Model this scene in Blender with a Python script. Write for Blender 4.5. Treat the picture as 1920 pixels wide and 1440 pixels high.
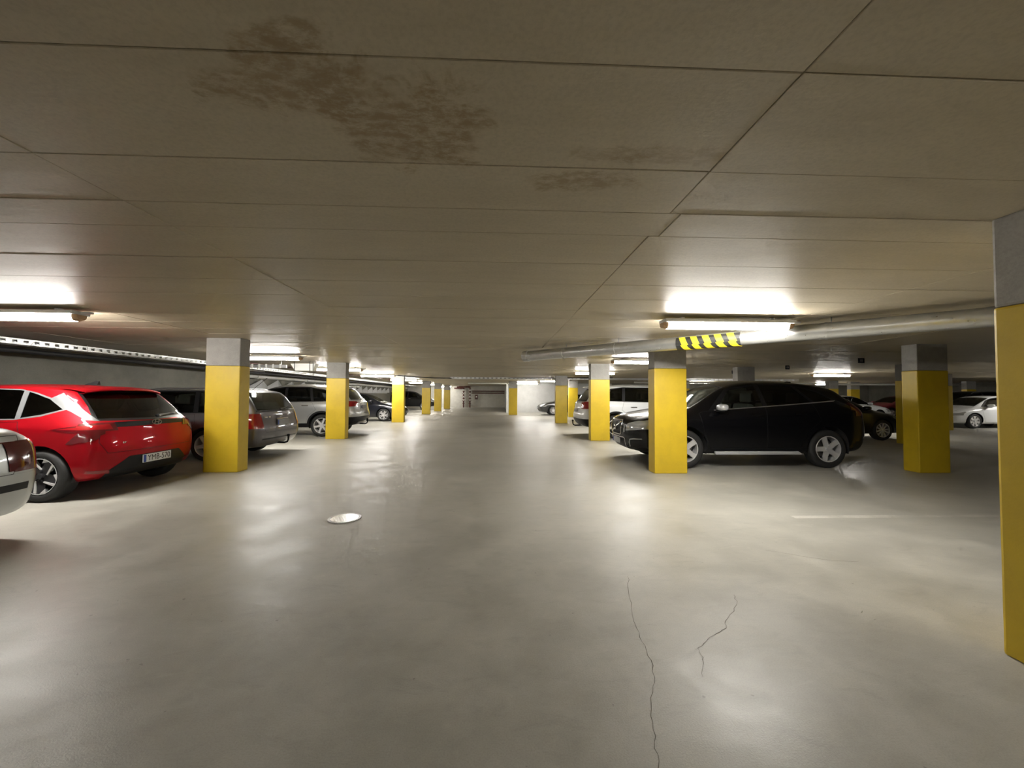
import bpy, bmesh, math, random
from mathutils import Vector, Matrix

random.seed(7)
SC = bpy.context.scene
COL = SC.collection
for _o in list(bpy.data.objects):
    bpy.data.objects.remove(_o)

# ------------------------------------------------------------------ camera
CAM_H = 1.34
def make_camera(yaw=2.2, pitch=1.65, roll=0.3, f_px=730.0):
    y, p, r = (math.radians(a) for a in (yaw, pitch, roll))
    fw = Vector((math.sin(y)*math.cos(p), math.cos(y)*math.cos(p), math.sin(p)))
    rt = Vector((math.cos(y), -math.sin(y), 0.0))
    up = rt.cross(fw)
    rt2 = rt*math.cos(r) + up*math.sin(r)
    up2 = -rt*math.sin(r) + up*math.cos(r)
    cd = bpy.data.cameras.new('camera')
    cd.sensor_fit = 'HORIZONTAL'
    cd.sensor_width = 36.0
    cd.lens = 36.0*f_px/1920.0
    cd.clip_start = 0.05
    cd.clip_end = 300
    co = bpy.data.objects.new('camera', cd)
    m = Matrix((rt2, up2, -fw)).transposed().to_4x4()
    m.translation = Vector((0, 0, CAM_H))
    co.matrix_world = m
    COL.objects.link(co)
    SC.camera = co
make_camera()

# ------------------------------------------------------------------ world, exposure
W = bpy.data.worlds.new('world')
SC.world = W
W.use_nodes = True
W.node_tree.nodes['Background'].inputs[0].default_value = (0.012, 0.012, 0.012, 1)
W.node_tree.nodes['Background'].inputs[1].default_value = 1.0
SC.view_settings.view_transform = 'Standard'
SC.view_settings.look = 'None'
SC.view_settings.gamma = 1.0
SC.view_settings.use_curve_mapping = False
SC.view_settings.exposure = 0.0
TUBE_STRENGTH = 165.0
try:
    SC.cycles.use_denoising = True
    SC.cycles.use_adaptive_sampling = True
    SC.cycles.adaptive_threshold = 0.14
    SC.cycles.adaptive_min_samples = 14
    SC.cycles.max_bounces = 6
    SC.cycles.diffuse_bounces = 4
    SC.cycles.glossy_bounces = 3
    SC.cycles.transmission_bounces = 3
    SC.cycles.transparent_max_bounces = 8
    SC.cycles.caustics_reflective = False
    SC.cycles.sample_clamp_indirect = 6.0
except Exception:
    pass

# ------------------------------------------------------------------ material helpers
def new_mat(name):
    m = bpy.data.materials.new(name)
    m.use_nodes = True
    nt = m.node_tree
    b = nt.nodes['Principled BSDF']
    return m, nt, b

def mat(name, col, rough=0.5, metal=0.0, coat=0.0, spec=0.5, emit=None, strength=0.0):
    m, nt, b = new_mat(name)
    b.inputs['Base Color'].default_value = (*col, 1)
    b.inputs['Roughness'].default_value = rough
    b.inputs['Metallic'].default_value = metal
    b.inputs['Coat Weight'].default_value = coat
    b.inputs['Coat Roughness'].default_value = 0.04
    b.inputs['Specular IOR Level'].default_value = spec
    if emit:
        b.inputs['Emission Color'].default_value = (*emit, 1)
        b.inputs['Emission Strength'].default_value = strength
    return m

class NB:
    """small node-building helper"""
    def __init__(self, nt): self.nt = nt
    def n(self, typ, **kw):
        nd = self.nt.nodes.new(typ)
        for k, v in kw.items():
            if hasattr(nd, k): setattr(nd, k, v)
        return nd
    def put(self, sock, v):
        if hasattr(v, 'is_output') or isinstance(v, bpy.types.NodeSocket): self.nt.links.new(v, sock)
        else: sock.default_value = v
    def math(self, op, a, b=0.0, clamp=False):
        nd = self.n('ShaderNodeMath', operation=op); nd.use_clamp = clamp
        self.put(nd.inputs[0], a); self.put(nd.inputs[1], b)
        return nd.outputs[0]
    def vmath(self, op, a, b):
        nd = self.n('ShaderNodeVectorMath', operation=op)
        self.put(nd.inputs[0], a); self.put(nd.inputs[1], b)
        return nd.outputs[0]
    def pos(self):
        return self.n('ShaderNodeNewGeometry').outputs['Position']
    def noise(self, vec, scale=5, detail=4, rough=0.55, dist=0.0):
        nd = self.n('ShaderNodeTexNoise')
        self.put(nd.inputs['Vector'], vec)
        nd.inputs['Scale'].default_value = scale
        nd.inputs['Detail'].default_value = detail
        nd.inputs['Roughness'].default_value = rough
        nd.inputs['Distortion'].default_value = dist
        return nd.outputs['Fac']
    def rng(self, v, a, b, c=0.0, d=1.0):
        nd = self.n('ShaderNodeMapRange'); nd.interpolation_type = 'SMOOTHSTEP'
        self.put(nd.inputs[0], v)
        for i, q in enumerate((a, b, c, d)): nd.inputs[1+i].default_value = q
        return nd.outputs[0]
    def mix(self, fac, a, b):
        nd = self.n('ShaderNodeMix', data_type='RGBA')
        self.put(nd.inputs[0], fac)
        for s, v in ((nd.inputs[6], a), (nd.inputs[7], b)):
            if isinstance(v, tuple): s.default_value = (*v, 1) if len(v) == 3 else v
            else: self.nt.links.new(v, s)
        return nd.outputs[2]
    def bump(self, h, strength=0.2, dist=0.01, normal=None):
        nd = self.n('ShaderNodeBump')
        nd.inputs['Strength'].default_value = strength
        nd.inputs['Distance'].default_value = dist
        self.put(nd.inputs['Height'], h)
        if normal is not None: self.nt.links.new(normal, nd.inputs['Normal'])
        return nd.outputs[0]

def concrete(name, c1, c2, rough=0.6, scale=1.2, bump=0.15, stretch=(1, 1, 1), stains=(), stain_col=(0.10, 0.065, 0.03), gloss_var=0.12, fine=60.0, mott=0.0):
    m, nt, b = new_mat(name)
    q = NB(nt)
    p = q.pos()
    ps = q.vmath('MULTIPLY', p, stretch)
    big = q.noise(ps, scale*0.45, 3, 0.6, 0.4)
    mid = q.noise(ps, scale*3.1, 4, 0.65, 0.2)
    fin = q.noise(p, fine, 2, 0.7)
    f = q.rng(q.math('ADD', q.math('MULTIPLY', big, 0.6), q.math('MULTIPLY', mid, 0.4)), 0.32, 0.68)
    col = q.mix(f, c1, c2)
    col = q.mix(q.math('MULTIPLY', q.rng(fin, 0.35, 0.75), 0.22), col, tuple(v*0.55 for v in c1))
    if mott > 0:
        st = q.noise(q.vmath('MULTIPLY', p, (0.7, 1.6, 1.0)), 4.5, 5, 0.72, 0.8)
        col = q.mix(q.math('MULTIPLY', q.rng(st, 0.50, 0.72), mott), col, tuple(v*0.62 for v in c1))
        col = q.mix(q.math('MULTIPLY', q.rng(st, 0.44, 0.26), mott*0.8), col, tuple(min(1, v*1.22) for v in c2))
        pit = q.noise(p, 22.0, 2, 0.5)
        col = q.mix(q.math('MULTIPLY', q.rng(pit, 0.735, 0.775), 0.55), col, tuple(v*0.45 for v in c1))
    if stains:
        wob = q.noise(p, 5.0, 4, 0.7, 0.6)
        wob = q.math('MULTIPLY', q.math('SUBTRACT', wob, 0.5), 2.4)
        grit = q.rng(q.noise(q.vmath('MULTIPLY', p, (1.0, 2.0, 1.0)), 16.0, 4, 0.75), 0.30, 0.62)
    for (sx, sy, sz, rx, ry, rz, amt) in stains:
        d = q.vmath('SUBTRACT', p, (sx, sy, sz))
        d = q.vmath('MULTIPLY', d, (1/rx, 1/ry, 1/rz))
        ln = q.n('ShaderNodeVectorMath', operation='LENGTH'); q.put(ln.inputs[0], d)
        dist = q.math('ADD', ln.outputs['Value'], wob)
        mask = q.rng(dist, 1.0, 0.55)
        col = q.mix(q.math('MULTIPLY', q.math('MULTIPLY', mask, grit), amt), col, stain_col)
    nt.links.new(col, b.inputs['Base Color'])
    r = q.math('ADD', q.math('MULTIPLY', q.math('SUBTRACT', mid, 0.5), gloss_var*2), rough, True)
    nt.links.new(r, b.inputs['Roughness'])
    hsum = q.math('ADD', q.math('MULTIPLY', mid, 0.7), q.math('MULTIPLY', fin, 0.25))
    nt.links.new(q.bump(hsum, bump, 0.012), b.inputs['Normal'])
    return m

# ------------------------------------------------------------------ object helpers
def link(name, me, m=None, parent=None, loc=None):
    o = bpy.data.objects.new(name, me)
    COL.objects.link(o)
    if m is not None and me is not None and not me.materials:
        me.materials.append(m)
    if parent is not None: o.parent = parent
    if loc is not None: o.location = loc
    return o

def tag(o, label=None, cat=None, group=None, kind=None):
    if label: o['label'] = label
    if cat: o['category'] = cat
    if group: o['group'] = group
    if kind: o['kind'] = kind
    return o

def empty(name, loc=(0, 0, 0), rz=0.0):
    o = bpy.data.objects.new(name, None)
    o.empty_display_size = 0.1
    COL.objects.link(o)
    o.location = loc
    o.rotation_euler = (0, 0, rz)
    return o

def bm_obj(name, bm, m, parent=None, smooth=False, loc=None):
    me = bpy.data.meshes.new(name)
    bm.normal_update()
    bm.to_mesh(me); bm.free()
    if smooth:
        for p in me.polygons: p.use_smooth = True
    return link(name, me, m, parent, loc)

def add_box(bm, x0, x1, y0, y1, z0, z1, bev=0.0, seg=2, rot=None):
    cx, cy, cz = (x0+x1)/2, (y0+y1)/2, (z0+z1)/2
    r = bmesh.ops.create_cube(bm, size=1.0)
    vs = r['verts']
    bmesh.ops.scale(bm, vec=(x1-x0, y1-y0, z1-z0), verts=vs)
    if bev > 0:
        es = list({e for v in vs for e in v.link_edges})
        rr = bmesh.ops.bevel(bm, geom=es, offset=bev, segments=seg, affect='EDGES', profile=0.6)
        vs = list({v for f in rr['faces'] for v in f.verts} | {v for v in vs if v.is_valid})
    if rot is not None: bmesh.ops.rotate(bm, cent=(0, 0, 0), matrix=rot, verts=vs)
    bmesh.ops.translate(bm, vec=(cx, cy, cz), verts=vs)
    return vs

def box(name, dims, m, parent=None, bev=0.0, seg=2, rot=None, smooth=False):
    bm = bmesh.new()
    add_box(bm, *dims, bev=bev, seg=seg, rot=rot)
    return bm_obj(name, bm, m, parent, smooth)

def add_tube(bm, pts, r, seg=10, caps=True):
    """round tube along a polyline of points; r number or list"""
    pts = [Vector(p) for p in pts]
    n = len(pts)
    rings = []
    ref = None
    for i, p in enumerate(pts):
        t = (pts[min(i+1, n-1)] - pts[max(i-1, 0)]).normalized()
        if ref is None:
            ref = Vector((0, 0, 1)) if abs(t.z) < 0.9 else Vector((1, 0, 0))
        u = t.cross(ref)
        if u.length < 1e-5: u = t.cross(Vector((0, 1, 0)))
        u.normalize(); v = u.cross(t).normalized()
        ref = v
        rad = r[i] if isinstance(r, (list, tuple)) else r
        rings.append([bm.verts.new(p + (u*math.cos(a) + v*math.sin(a))*rad) for a in (2*math.pi*k/seg for k in range(seg))])
    for a, b in zip(rings, rings[1:]):
        for k in range(seg):
            bm.faces.new((a[k], a[(k+1) % seg], b[(k+1) % seg], b[k]))
    if caps:
        bm.faces.new(rings[0][::-1]); bm.faces.new(rings[-1])
    return rings

def tube(name, pts, r, m, parent=None, seg=10, smooth=True):
    bm = bmesh.new(); add_tube(bm, pts, r, seg)
    bmesh.ops.recalc_face_normals(bm, faces=bm.faces)
    o = bm_obj(name, bm, m, parent, smooth)
    auto_sharp(o)
    return o

def auto_sharp(o, ang=40):
    me = o.data
    bm = bmesh.new(); bm.from_mesh(me)
    for e in bm.edges:
        if len(e.link_faces) == 2 and e.calc_face_angle(0) > math.radians(ang): e.smooth = False
    bm.to_mesh(me); bm.free()
    for p in me.polygons: p.use_smooth = True

def text_mesh(s, size, depth=0.002, align='CENTER'):
    c = bpy.data.curves.new('lettering', 'FONT')
    c.body = s; c.size = size; c.extrude = depth; c.align_x = align; c.align_y = 'CENTER'
    c.resolution_u = 3
    t = bpy.data.objects.new('lettering_tmp', c)
    COL.objects.link(t)
    dg = bpy.context.evaluated_depsgraph_get()
    me = bpy.data.meshes.new_from_object(t.evaluated_get(dg))
    bpy.data.objects.remove(t); bpy.data.curves.remove(c)
    return me

# ------------------------------------------------------------------ shared materials
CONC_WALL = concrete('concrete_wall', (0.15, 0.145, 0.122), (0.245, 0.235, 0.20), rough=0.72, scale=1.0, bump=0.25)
CONC_COL = concrete('concrete_column', (0.28, 0.27, 0.25), (0.38, 0.365, 0.34), rough=0.75, scale=3.0, bump=0.2)
CEIL_STAINS = [(-0.66, 1.22, 2.3, 0.36, 0.16, 0.3, 0.85), (-0.33, 1.38, 2.3, 0.34, 0.26, 0.3, 0.9), (0.38, 1.70, 2.3, 0.26, 0.09, 0.3, 0.75),
               (0.72, 1.50, 2.3, 0.26, 0.07, 0.3, 0.6), (0.45, 1.50, 2.3, 0.2, 0.05, 0.3, 0.5), (-0.55, 1.03, 2.3, 0.10, 0.06, 0.3, 0.8)]
CONC_CEIL = concrete('concrete_ceiling', (0.48, 0.415, 0.300), (0.58, 0.51, 0.382), rough=0.50, scale=0.9, bump=0.16, stretch=(0.6, 2.6, 1), stains=CEIL_STAINS,
                     stain_col=(0.32, 0.235, 0.13), gloss_var=0.10)
CONC_CEIL_FAR = concrete('concrete_ceiling_far', (0.45, 0.39, 0.285), (0.54, 0.475, 0.356), rough=0.46, scale=0.9, bump=0.22, stretch=(0.6, 2.6, 1), gloss_var=0.10)
CONC_FLOOR = concrete('concrete_floor', (0.31, 0.30, 0.265), (0.47, 0.455, 0.405), rough=0.42, scale=0.7, bump=0.22, gloss_var=0.22, fine=140, mott=0.20)
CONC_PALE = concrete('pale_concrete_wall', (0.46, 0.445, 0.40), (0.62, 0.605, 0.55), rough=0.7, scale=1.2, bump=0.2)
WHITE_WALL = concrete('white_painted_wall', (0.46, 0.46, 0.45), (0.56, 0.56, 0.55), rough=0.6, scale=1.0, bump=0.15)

CONC_FLOOR.node_tree.nodes['Principled BSDF'].inputs['Specular IOR Level'].default_value = 0.30
for _m in (CONC_CEIL, CONC_CEIL_FAR): _m.node_tree.nodes['Principled BSDF'].inputs['Specular IOR Level'].default_value = 0.34

def yellow_paint():
    m, nt, b = new_mat('yellow_column_paint')
    q = NB(nt); p = q.pos()
    f = q.rng(q.noise(p, 2.4, 6, 0.65, 0.3), 0.35, 0.7)
    col = q.mix(f, (0.62, 0.435, 0.018), (0.54, 0.375, 0.018))
    scuff = q.rng(q.noise(q.vmath('MULTIPLY', p, (1, 1, 2.2)), 9.0, 8, 0.75, 0.5), 0.63, 0.74)
    col = q.mix(q.math('MULTIPLY', scuff, 0.45), col, (0.30, 0.20, 0.04))
    nt.links.new(col, b.inputs['Base Color'])
    b.inputs['Roughness'].default_value = 0.45
    nt.links.new(q.bump(q.noise(p, 40, 4, 0.7), 0.18, 0.004), b.inputs['Normal'])
    return m
YELLOW = yellow_paint()

def galvanised(name, c=(0.62, 0.63, 0.63), rough=0.3, sc=14):
    m, nt, b = new_mat(name)
    q = NB(nt); p = q.pos()
    v = q.n('ShaderNodeTexVoronoi'); v.inputs['Scale'].default_value = sc; q.put(v.inputs['Vector'], p)
    f = q.noise(p, sc*0.6, 4)
    col = q.mix(f, tuple(k*0.75 for k in c), c)
    nt.links.new(col, b.inputs['Base Color'])
    b.inputs['Metallic'].default_value = 0.9
    nt.links.new(q.math('ADD', q.math('MULTIPLY', v.outputs['Distance'], 0.15), rough), b.inputs['Roughness'])
    return m
GALV = galvanised('galvanised_steel', (0.78, 0.79, 0.78), 0.26)
ZINC = galvanised('zinc_tray', (0.75, 0.76, 0.76), 0.38, 30)
M_WHITE = mat('white_enamel', (0.75, 0.75, 0.73), 0.4)
M_PVC = mat('white_pipe', (0.62, 0.62, 0.60), 0.35)
M_TUBE = mat('lit_diffuser', (0.9, 0.9, 0.9), 0.4, emit=(1.0, 0.965, 0.90), strength=TUBE_STRENGTH)
M_CAP = mat('tan_end_cap', (0.50, 0.32, 0.17), 0.5)
M_REDPIPE = mat('dark_red_pipe', (0.085, 0.022, 0.018), 0.45)
M_BLACK = mat('black_plastic', (0.008, 0.008, 0.009), 0.42, spec=0.3)
M_DARK = mat('dark_trim', (0.02, 0.02, 0.022), 0.6)
M_CHROME = mat('chrome', (0.78, 0.78, 0.80), 0.12, 1.0)
M_SATIN = mat('satin_silver', (0.55, 0.55, 0.56), 0.33, 0.9)
M_RUBBER = mat('tire_rubber', (0.018, 0.018, 0.018), 0.72)
M_LINE = concrete('parking_line_paint', (0.37, 0.36, 0.32), (0.51, 0.495, 0.45), rough=0.5, scale=6, bump=0.05)
M_TRIMGREY = mat('grey_trim', (0.15, 0.155, 0.16), 0.35, 0.2)
M_CRACK = mat('crack_dark', (0.13, 0.12, 0.10), 0.9)  # dark tone of the floor cracks
# ------------------------------------------------------------------ structure
H = 2.30
XL, XR, YB, YF, YW = -9.6, 30.0, -9.0, 42.3, 30.3     # left wall, right wall, behind camera, far back wall, white wall

floor = box('floor', (XL-0.2, XR+0.2, YB-0.2, YF+0.2, -0.25, 0.0), CONC_FLOOR)
tag(floor, 'grey polished concrete garage floor', kind='structure')

def wall(name, dims, m, label):
    o = box(name, dims, m)
    return tag(o, label, kind='structure')
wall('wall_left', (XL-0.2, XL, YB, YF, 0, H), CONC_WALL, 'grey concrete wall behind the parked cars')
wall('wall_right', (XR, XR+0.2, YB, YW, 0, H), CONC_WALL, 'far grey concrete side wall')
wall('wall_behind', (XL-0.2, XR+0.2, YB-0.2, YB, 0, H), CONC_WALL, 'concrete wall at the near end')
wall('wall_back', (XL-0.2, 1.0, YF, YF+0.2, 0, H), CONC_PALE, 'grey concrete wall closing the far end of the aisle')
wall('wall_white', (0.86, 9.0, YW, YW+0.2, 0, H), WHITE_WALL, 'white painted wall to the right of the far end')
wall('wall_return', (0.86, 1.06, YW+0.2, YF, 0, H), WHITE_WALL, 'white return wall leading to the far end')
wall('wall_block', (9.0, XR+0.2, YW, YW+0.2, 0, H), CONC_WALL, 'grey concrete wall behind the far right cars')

# ceiling: a slab with formwork panels under it; panels built where they can be told apart
ceiling = box('ceiling', (XL-0.2, XR+0.2, YB-0.2, YF+0.2, H+0.004, H+0.30), CONC_CEIL)
tag(ceiling, 'stained grey concrete ceiling with formwork panel joints', kind='structure')
rows_y = [-0.95, -0.44, 0.07, 0.58, 1.09, 1.60, 1.98, 2.27, 2.78, 3.30, 3.80, 4.31, 4.82, 5.33, 5.84, 6.35, 6.86, 7.37, 7.88]
cols_x = [-9.6, -7.3, -4.6, -1.86, 0.90, 3.64, 6.38, 9.1]
rg = random.Random(3)
for j in range(len(rows_y)-1):
    for i in range(len(cols_x)-1):
        if rows_y[j] > 4.3 and (i in (0, 6)): continue
        x0, x1 = cols_x[i], cols_x[i+1]
        shift = {6: 0.07, 7: 0.02}.get(j, 0.0) if i in (3, 4) else 0.0
        if j == 6: 
            if i == 3: x1 += 0.06
            if i == 4: x0 += 0.06
        g = 0.0018
        bm = bmesh.new()
        dz = rg.uniform(0, 0.0035)
        add_box(bm, x0+g, x1-g, rows_y[j]+g, rows_y[j+1]-g, H-0.006+dz, H+0.006, bev=0.0025, seg=1)
        tilt = rg.uniform(-0.0022, 0.0022)
        yc = (rows_y[j]+rows_y[j+1])/2
        for v in bm.verts: v.co.z += (v.co.y-yc)*tilt
        bm_obj('ceiling_panel', bm, CONC_CEIL, ceiling)
ceiling_far = None
# remaining ceiling beyond the separate panels: long board ribs continue as one strip per bay
bm = bmesh.new()
y = 7.88
while y < 30:
    add_box(bm, XL, XR, y+0.0015, y+0.5085, H-0.007+rg.uniform(0, 0.003), H+0.006, bev=0.0025, seg=1)
    y += 0.51
add_box(bm, XL, XR, y+0.004, YF, H-0.005, H+0.006)
for (xa, xb) in ((9.106, XR),):
    y = -0.95
    while y < 7.8:
        add_box(bm, xa, xb, y+0.0015, y+0.5085, H-0.007+rg.uniform(0, 0.003), H+0.006, bev=0.0025, seg=1)
        y += 0.51
add_box(bm, XL, XR, YB, -0.954, H-0.005, H+0.006)
add_box(bm, XL, -7.304, 4.314, 7.876, H-0.005, H+0.006)
add_box(bm, 6.384, 9.1, 4.314, 7.876, H-0.005, H+0.006)
far_panels = bm_obj('ceiling_boards', bm, CONC_CEIL_FAR, ceiling)
far_panels['kind'] = 'stuff'

# painted bay lines, cracks, drain cover
def strip(name, pts, w, m, z=0.0015, th=None):
    bm = bmesh.new()
    P = [Vector((p[0], p[1], 0)) for p in pts]
    L, R = [], []
    for i, p in enumerate(P):
        t = (P[min(i+1, len(P)-1)]-P[max(i-1, 0)]).normalized()
        nrm = Vector((-t.y, t.x, 0))
        ww = (w[i] if isinstance(w, list) else w)/2
        L.append(bm.verts.new((p+nrm*ww)+Vector((0, 0, z)))); R.append(bm.verts.new((p-nrm*ww)+Vector((0, 0, z))))
    for i in range(len(P)-1):
        bm.faces.new((L[i], R[i], R[i+1], L[i+1]))
    return bm_obj(name, bm, m, floor)
for (x0, x1, y) in [(3.4, 8.3, 6.78), (3.3, 7.6, 4.25), (3.4, 8.2, 11.35), (3.3, 8.0, 14.9), (3.3, 8.0, 17.3), (3.3, 8.0, 25.2), (-9.4, -5.0, 6.9), (-9.4, -5.0, 12.0), (-9.4, -5.0, 16.2),
                    (-9.4, -5.0, 19.2), (-9.4, -5.0, 10.9), (9.6, 14.0, 10.4), (18.6, 23.4, 15.3)]:
    strip('parking_line', [(x0, y), (x1, y+(0.04 if y == 6.78 else 0.0))], 0.09, M_LINE)
def crack(pts, w0):
    out = []
    rgc = random.Random(int(pts[0][0]*1000))
    for a, b in zip(pts, pts[1:]):
        for k in range(5):
            t = k/5
            out.append((a[0]+(b[0]-a[0])*t+rgc.uniform(-0.008, 0.008), a[1]+(b[1]-a[1])*t))
    out.append(pts[-1])
    strip('floor_crack', out, [w0*rgc.uniform(0.3, 1.2) for _ in out], M_CRACK, z=0.001)
crack([(0.98, 2.9), (0.89, 2.6), (0.81, 2.25), (0.80, 2.06), (0.76, 1.87), (0.68, 1.71), (0.63, 1.55), (0.59, 1.42), (0.55, 1.2)], 0.0035)
crack([(1.61, 2.61), (1.55, 2.48), (1.37, 2.31), (1.33, 2.24), (1.19, 2.16), (1.08, 2.07), (1.06, 1.98), (0.99, 1.86)], 0.003)
crack([(2.35, 3.35), (2.6, 3.2), (2.75, 3.12), (2.95, 3.1)], 0.004)

dr = empty('floor_drain', (-1.635, 4.31, 0))
tag(dr, 'round metal drain cover set in the aisle floor', 'drain cover')
bm = bmesh.new()
def ring(bm, r0, r1, z0, z1, n=40):
    vs = []
    for k in range(n):
        a = 2*math.pi*k/n; c, s = math.cos(a), math.sin(a)
        vs.append([bm.verts.new((r*c, r*s, z)) for r, z in ((r0, z0), (r0, z1), (r1, z1), (r1, z0))])
    for k in range(n):
        a, b = vs[k], vs[(k+1) % n]
        for q in range(4): bm.faces.new((a[q], b[q], b[(q+1) % 4], a[(q+1) % 4]))
    bmesh.ops.recalc_face_normals(bm, faces=bm.faces)
ring(bm, 0.147, 0.168, 0.0, 0.007)
bm_obj('frame', bm, M_SATIN, dr)
bm = bmesh.new()
bmesh.ops.create_cone(bm, cap_ends=True, segments=40, radius1=0.140, radius2=0.140, depth=0.006, matrix=Matrix.Translation((0, 0, 0.004)))
cov = bm_obj('cover', bm, mat('worn_bright_metal', (0.93, 0.94, 0.95), 0.24, 0.9), dr)
bm = bmesh.new()
for i in range(-6, 7):
    for j in range(-6, 7):
        x, y = i*0.02+(0.01 if j % 2 else 0), j*0.018
        if x*x+y*y < 0.0135:
            add_box(bm, x-0.005, x+0.005, y-0.0025, y+0.0025, 0.0065, 0.0078)
st = bm_obj('stud_pattern', bm, mat('stud_steel', (0.6, 0.61, 0.62), 0.3, 0.8), cov)
st['kind'] = 'stuff'

# ------------------------------------------------------------------ columns
def column(x0, y0, label, w=0.575, d=0.28, hy=1.82):
    r = empty('concrete_column', (x0+w/2, y0+d/2, 0))
    tag(r, label, 'column', 'yellow-painted garage columns')
    box('painted_base', (-w/2, w/2, -d/2, d/2, 0, hy), YELLOW, r, bev=0.014, seg=2)
    box('shaft', (-w/2+0.002, w/2-0.002, -d/2+0.002, d/2-0.002, hy, H), CONC_COL, r, bev=0.014, seg=2)
    return r
column(-4.99, 6.85, 'yellow and grey column between the red hatchback and the grey estate car')
column(-5.12, 11.88, 'yellow and grey column in front of the silver SUV rear wheel')
column(-5.07, 19.02, 'yellow and grey column in front of the dark saloon nose on the left')
column(-5.20, 27.2, 'fourth yellow column from the camera in the left row')
column(-5.17, 32.3, 'fifth yellow column from the camera in the left row')
column(-5.10, 37.7, 'farthest yellow column in the left row near the back wall')
column(2.66, 1.70, 'nearest column, cut by the right edge of the picture')
column(2.73, 6.66, 'bright yellow column in front of the black SUV bonnet')
column(2.79, 11.50, 'yellow column hiding the rear of the white SUV')
column(2.84, 18.77, 'yellow column hiding the middle of the dark saloon by the white wall')
column(0.81, 26.5, 'lone thin-looking yellow column in front of the white wall corner')
column(4.45, 24.0, 'column behind the dark saloon next to the white wall')
column(7.49, 6.65, 'wide yellow column in shade behind the rear of the black SUV')
column(11.68, 10.71, 'shaded column just behind the wide column, left edge showing')
column(18.05, 15.22, 'bright yellow strip of column in front of the white saloon nose')
column(7.78, 12.3, 'grey column top rising above the roof of the black SUV')
column(11.5, 24.0, 'small far column seen just above the black SUV bonnet')
column(19.55, 22.2, 'far column left of the white panel standing for lit wall, above the black SUV tail')
column(22.2, 23.6, 'far yellow column right of the white panel standing for lit wall')
column(27.3, 21.6, 'distant yellow column behind the white saloon roof')

# ------------------------------------------------------------------ light fittings
def fixture_meshes(Lh=0.80):
    out = {}
    bm = bmesh.new(); add_box(bm, -Lh+0.01, Lh-0.01, -0.104, 0.104, -0.042, 0.0, bev=0.012)
    out['housing'] = (bm, M_WHITE)
    bm = bmesh.new()
    prof = [(-0.060, -0.042), (-0.050, -0.088), (-0.032, -0.108), (0.032, -0.108), (0.050, -0.088), (0.060, -0.042)]
    A = [bm.verts.new((-Lh+0.06, y, z)) for y, z in prof]; B = [bm.verts.new((Lh-0.06, y, z)) for y, z in prof]
    for k in range(5): bm.faces.new((A[k], A[k+1], B[k+1], B[k]))
    bm.faces.new(A); bm.faces.new(B[::-1])
    bmesh.ops.recalc_face_normals(bm, faces=bm.faces)
    out['diffuser'] = (bm, M_TUBE)
    for s in (-1, 1):
        bm = bmesh.new()
        A = [bm.verts.new((s*(Lh-0.06), y*1.04, z*1.02)) for y, z in prof]
        B = [bm.verts.new((s*Lh, y*0.96, -0.045+(z+0.045)*0.75)) for y, z in prof]
        for k in range(6): bm.faces.new((A[k], A[(k+1) % 6], B[(k+1) % 6], B[k]))
        bm.faces.new(A); bm.faces.new(B)
        bmesh.ops.recalc_face_normals(bm, faces=bm.faces)
        out['end_cap%d' % s] = (bm, M_CAP)
        bm = bmesh.new(); add_box(bm, s*0.55-0.02, s*0.55+0.02, -0.03, 0.03, 0.0, 0.03)
        out['bracket%d' % s] = (bm, M_WHITE)
    bm = bmesh.new(); add_box(bm, Lh, Lh+0.11, -0.02, 0.02, -0.03, -0.005, bev=0.005)
    out['cable_gland'] = (bm, M_WHITE)
    me = {}
    for k, (b, m) in out.items():
        q = bpy.data.meshes.new(k); b.normal_update(); b.to_mesh(q); b.free(); q.materials.append(m); me[k] = q
    return me
FX = fixture_meshes()
def lamp(xc, yc, label, z=H-0.042):
    r = empty('ceiling_lamp', (xc, yc, z))
    tag(r, label, 'lamp', 'fluorescent ceiling lamps')
    for k, me in FX.items():
        link(k.rstrip('-1'), me, None, r)
LAMPS_L = [(4.55, 'lit fluorescent ceiling lamp at the left edge above the red hatchback'), (9.5, 'lit fluorescent ceiling lamp above the grey estate car'),
           (13.72, 'lit fluorescent ceiling lamp over the silver SUV tail'), (18.1, 'lit fluorescent ceiling lamp left of the third left column'),
           (23.1, 'lit fluorescent ceiling lamp between the third and fourth left columns'), (27.9, 'small far lit lamp just right of the fourth left column'),
           (33.2, 'small far lit lamp just right of the fifth left column'), (40.4, 'farthest lit lamp behind the last left column')]
for y, lb in LAMPS_L: lamp(-5.48, y, lb)
LAMPS_R = [(2.77, 4.58, 'large lit fluorescent ceiling lamp above the duct on the right'), (3.68, 9.7, 'lit fluorescent ceiling lamp left of the bright yellow column on the right'),
           (3.72, 14.7, 'lit fluorescent ceiling lamp over the white SUV'), (3.35, 23.4, 'lit fluorescent ceiling lamp in front of the white wall'),
           (13.1, 24.5, 'lit fluorescent lamp seen just above the black SUV windscreen'), (13.25, 14.95, 'lit fluorescent lamp above the rear roof of the black SUV'),
           (22.3, 25.6, 'far lit lamp beside the white panel standing for lit wall'), (2.2, 28.2, 'lit lamp close to the white wall at the far end')]
for x, y, lb in LAMPS_R: lamp(x, y, lb)
# lamps of the same rows behind the camera and to the right, outside the frame, as the rows imply
for x, y, lb in [(-5.42, -5.4, 'ceiling lamp behind the camera on the left'), (2.77, -5.5, 'ceiling lamp behind the camera on the right')]:
    lamp(x, y, lb)
lamp(23.0, 14.6, 'ceiling lamp over the white saloon, hidden by the nearest column')

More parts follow.
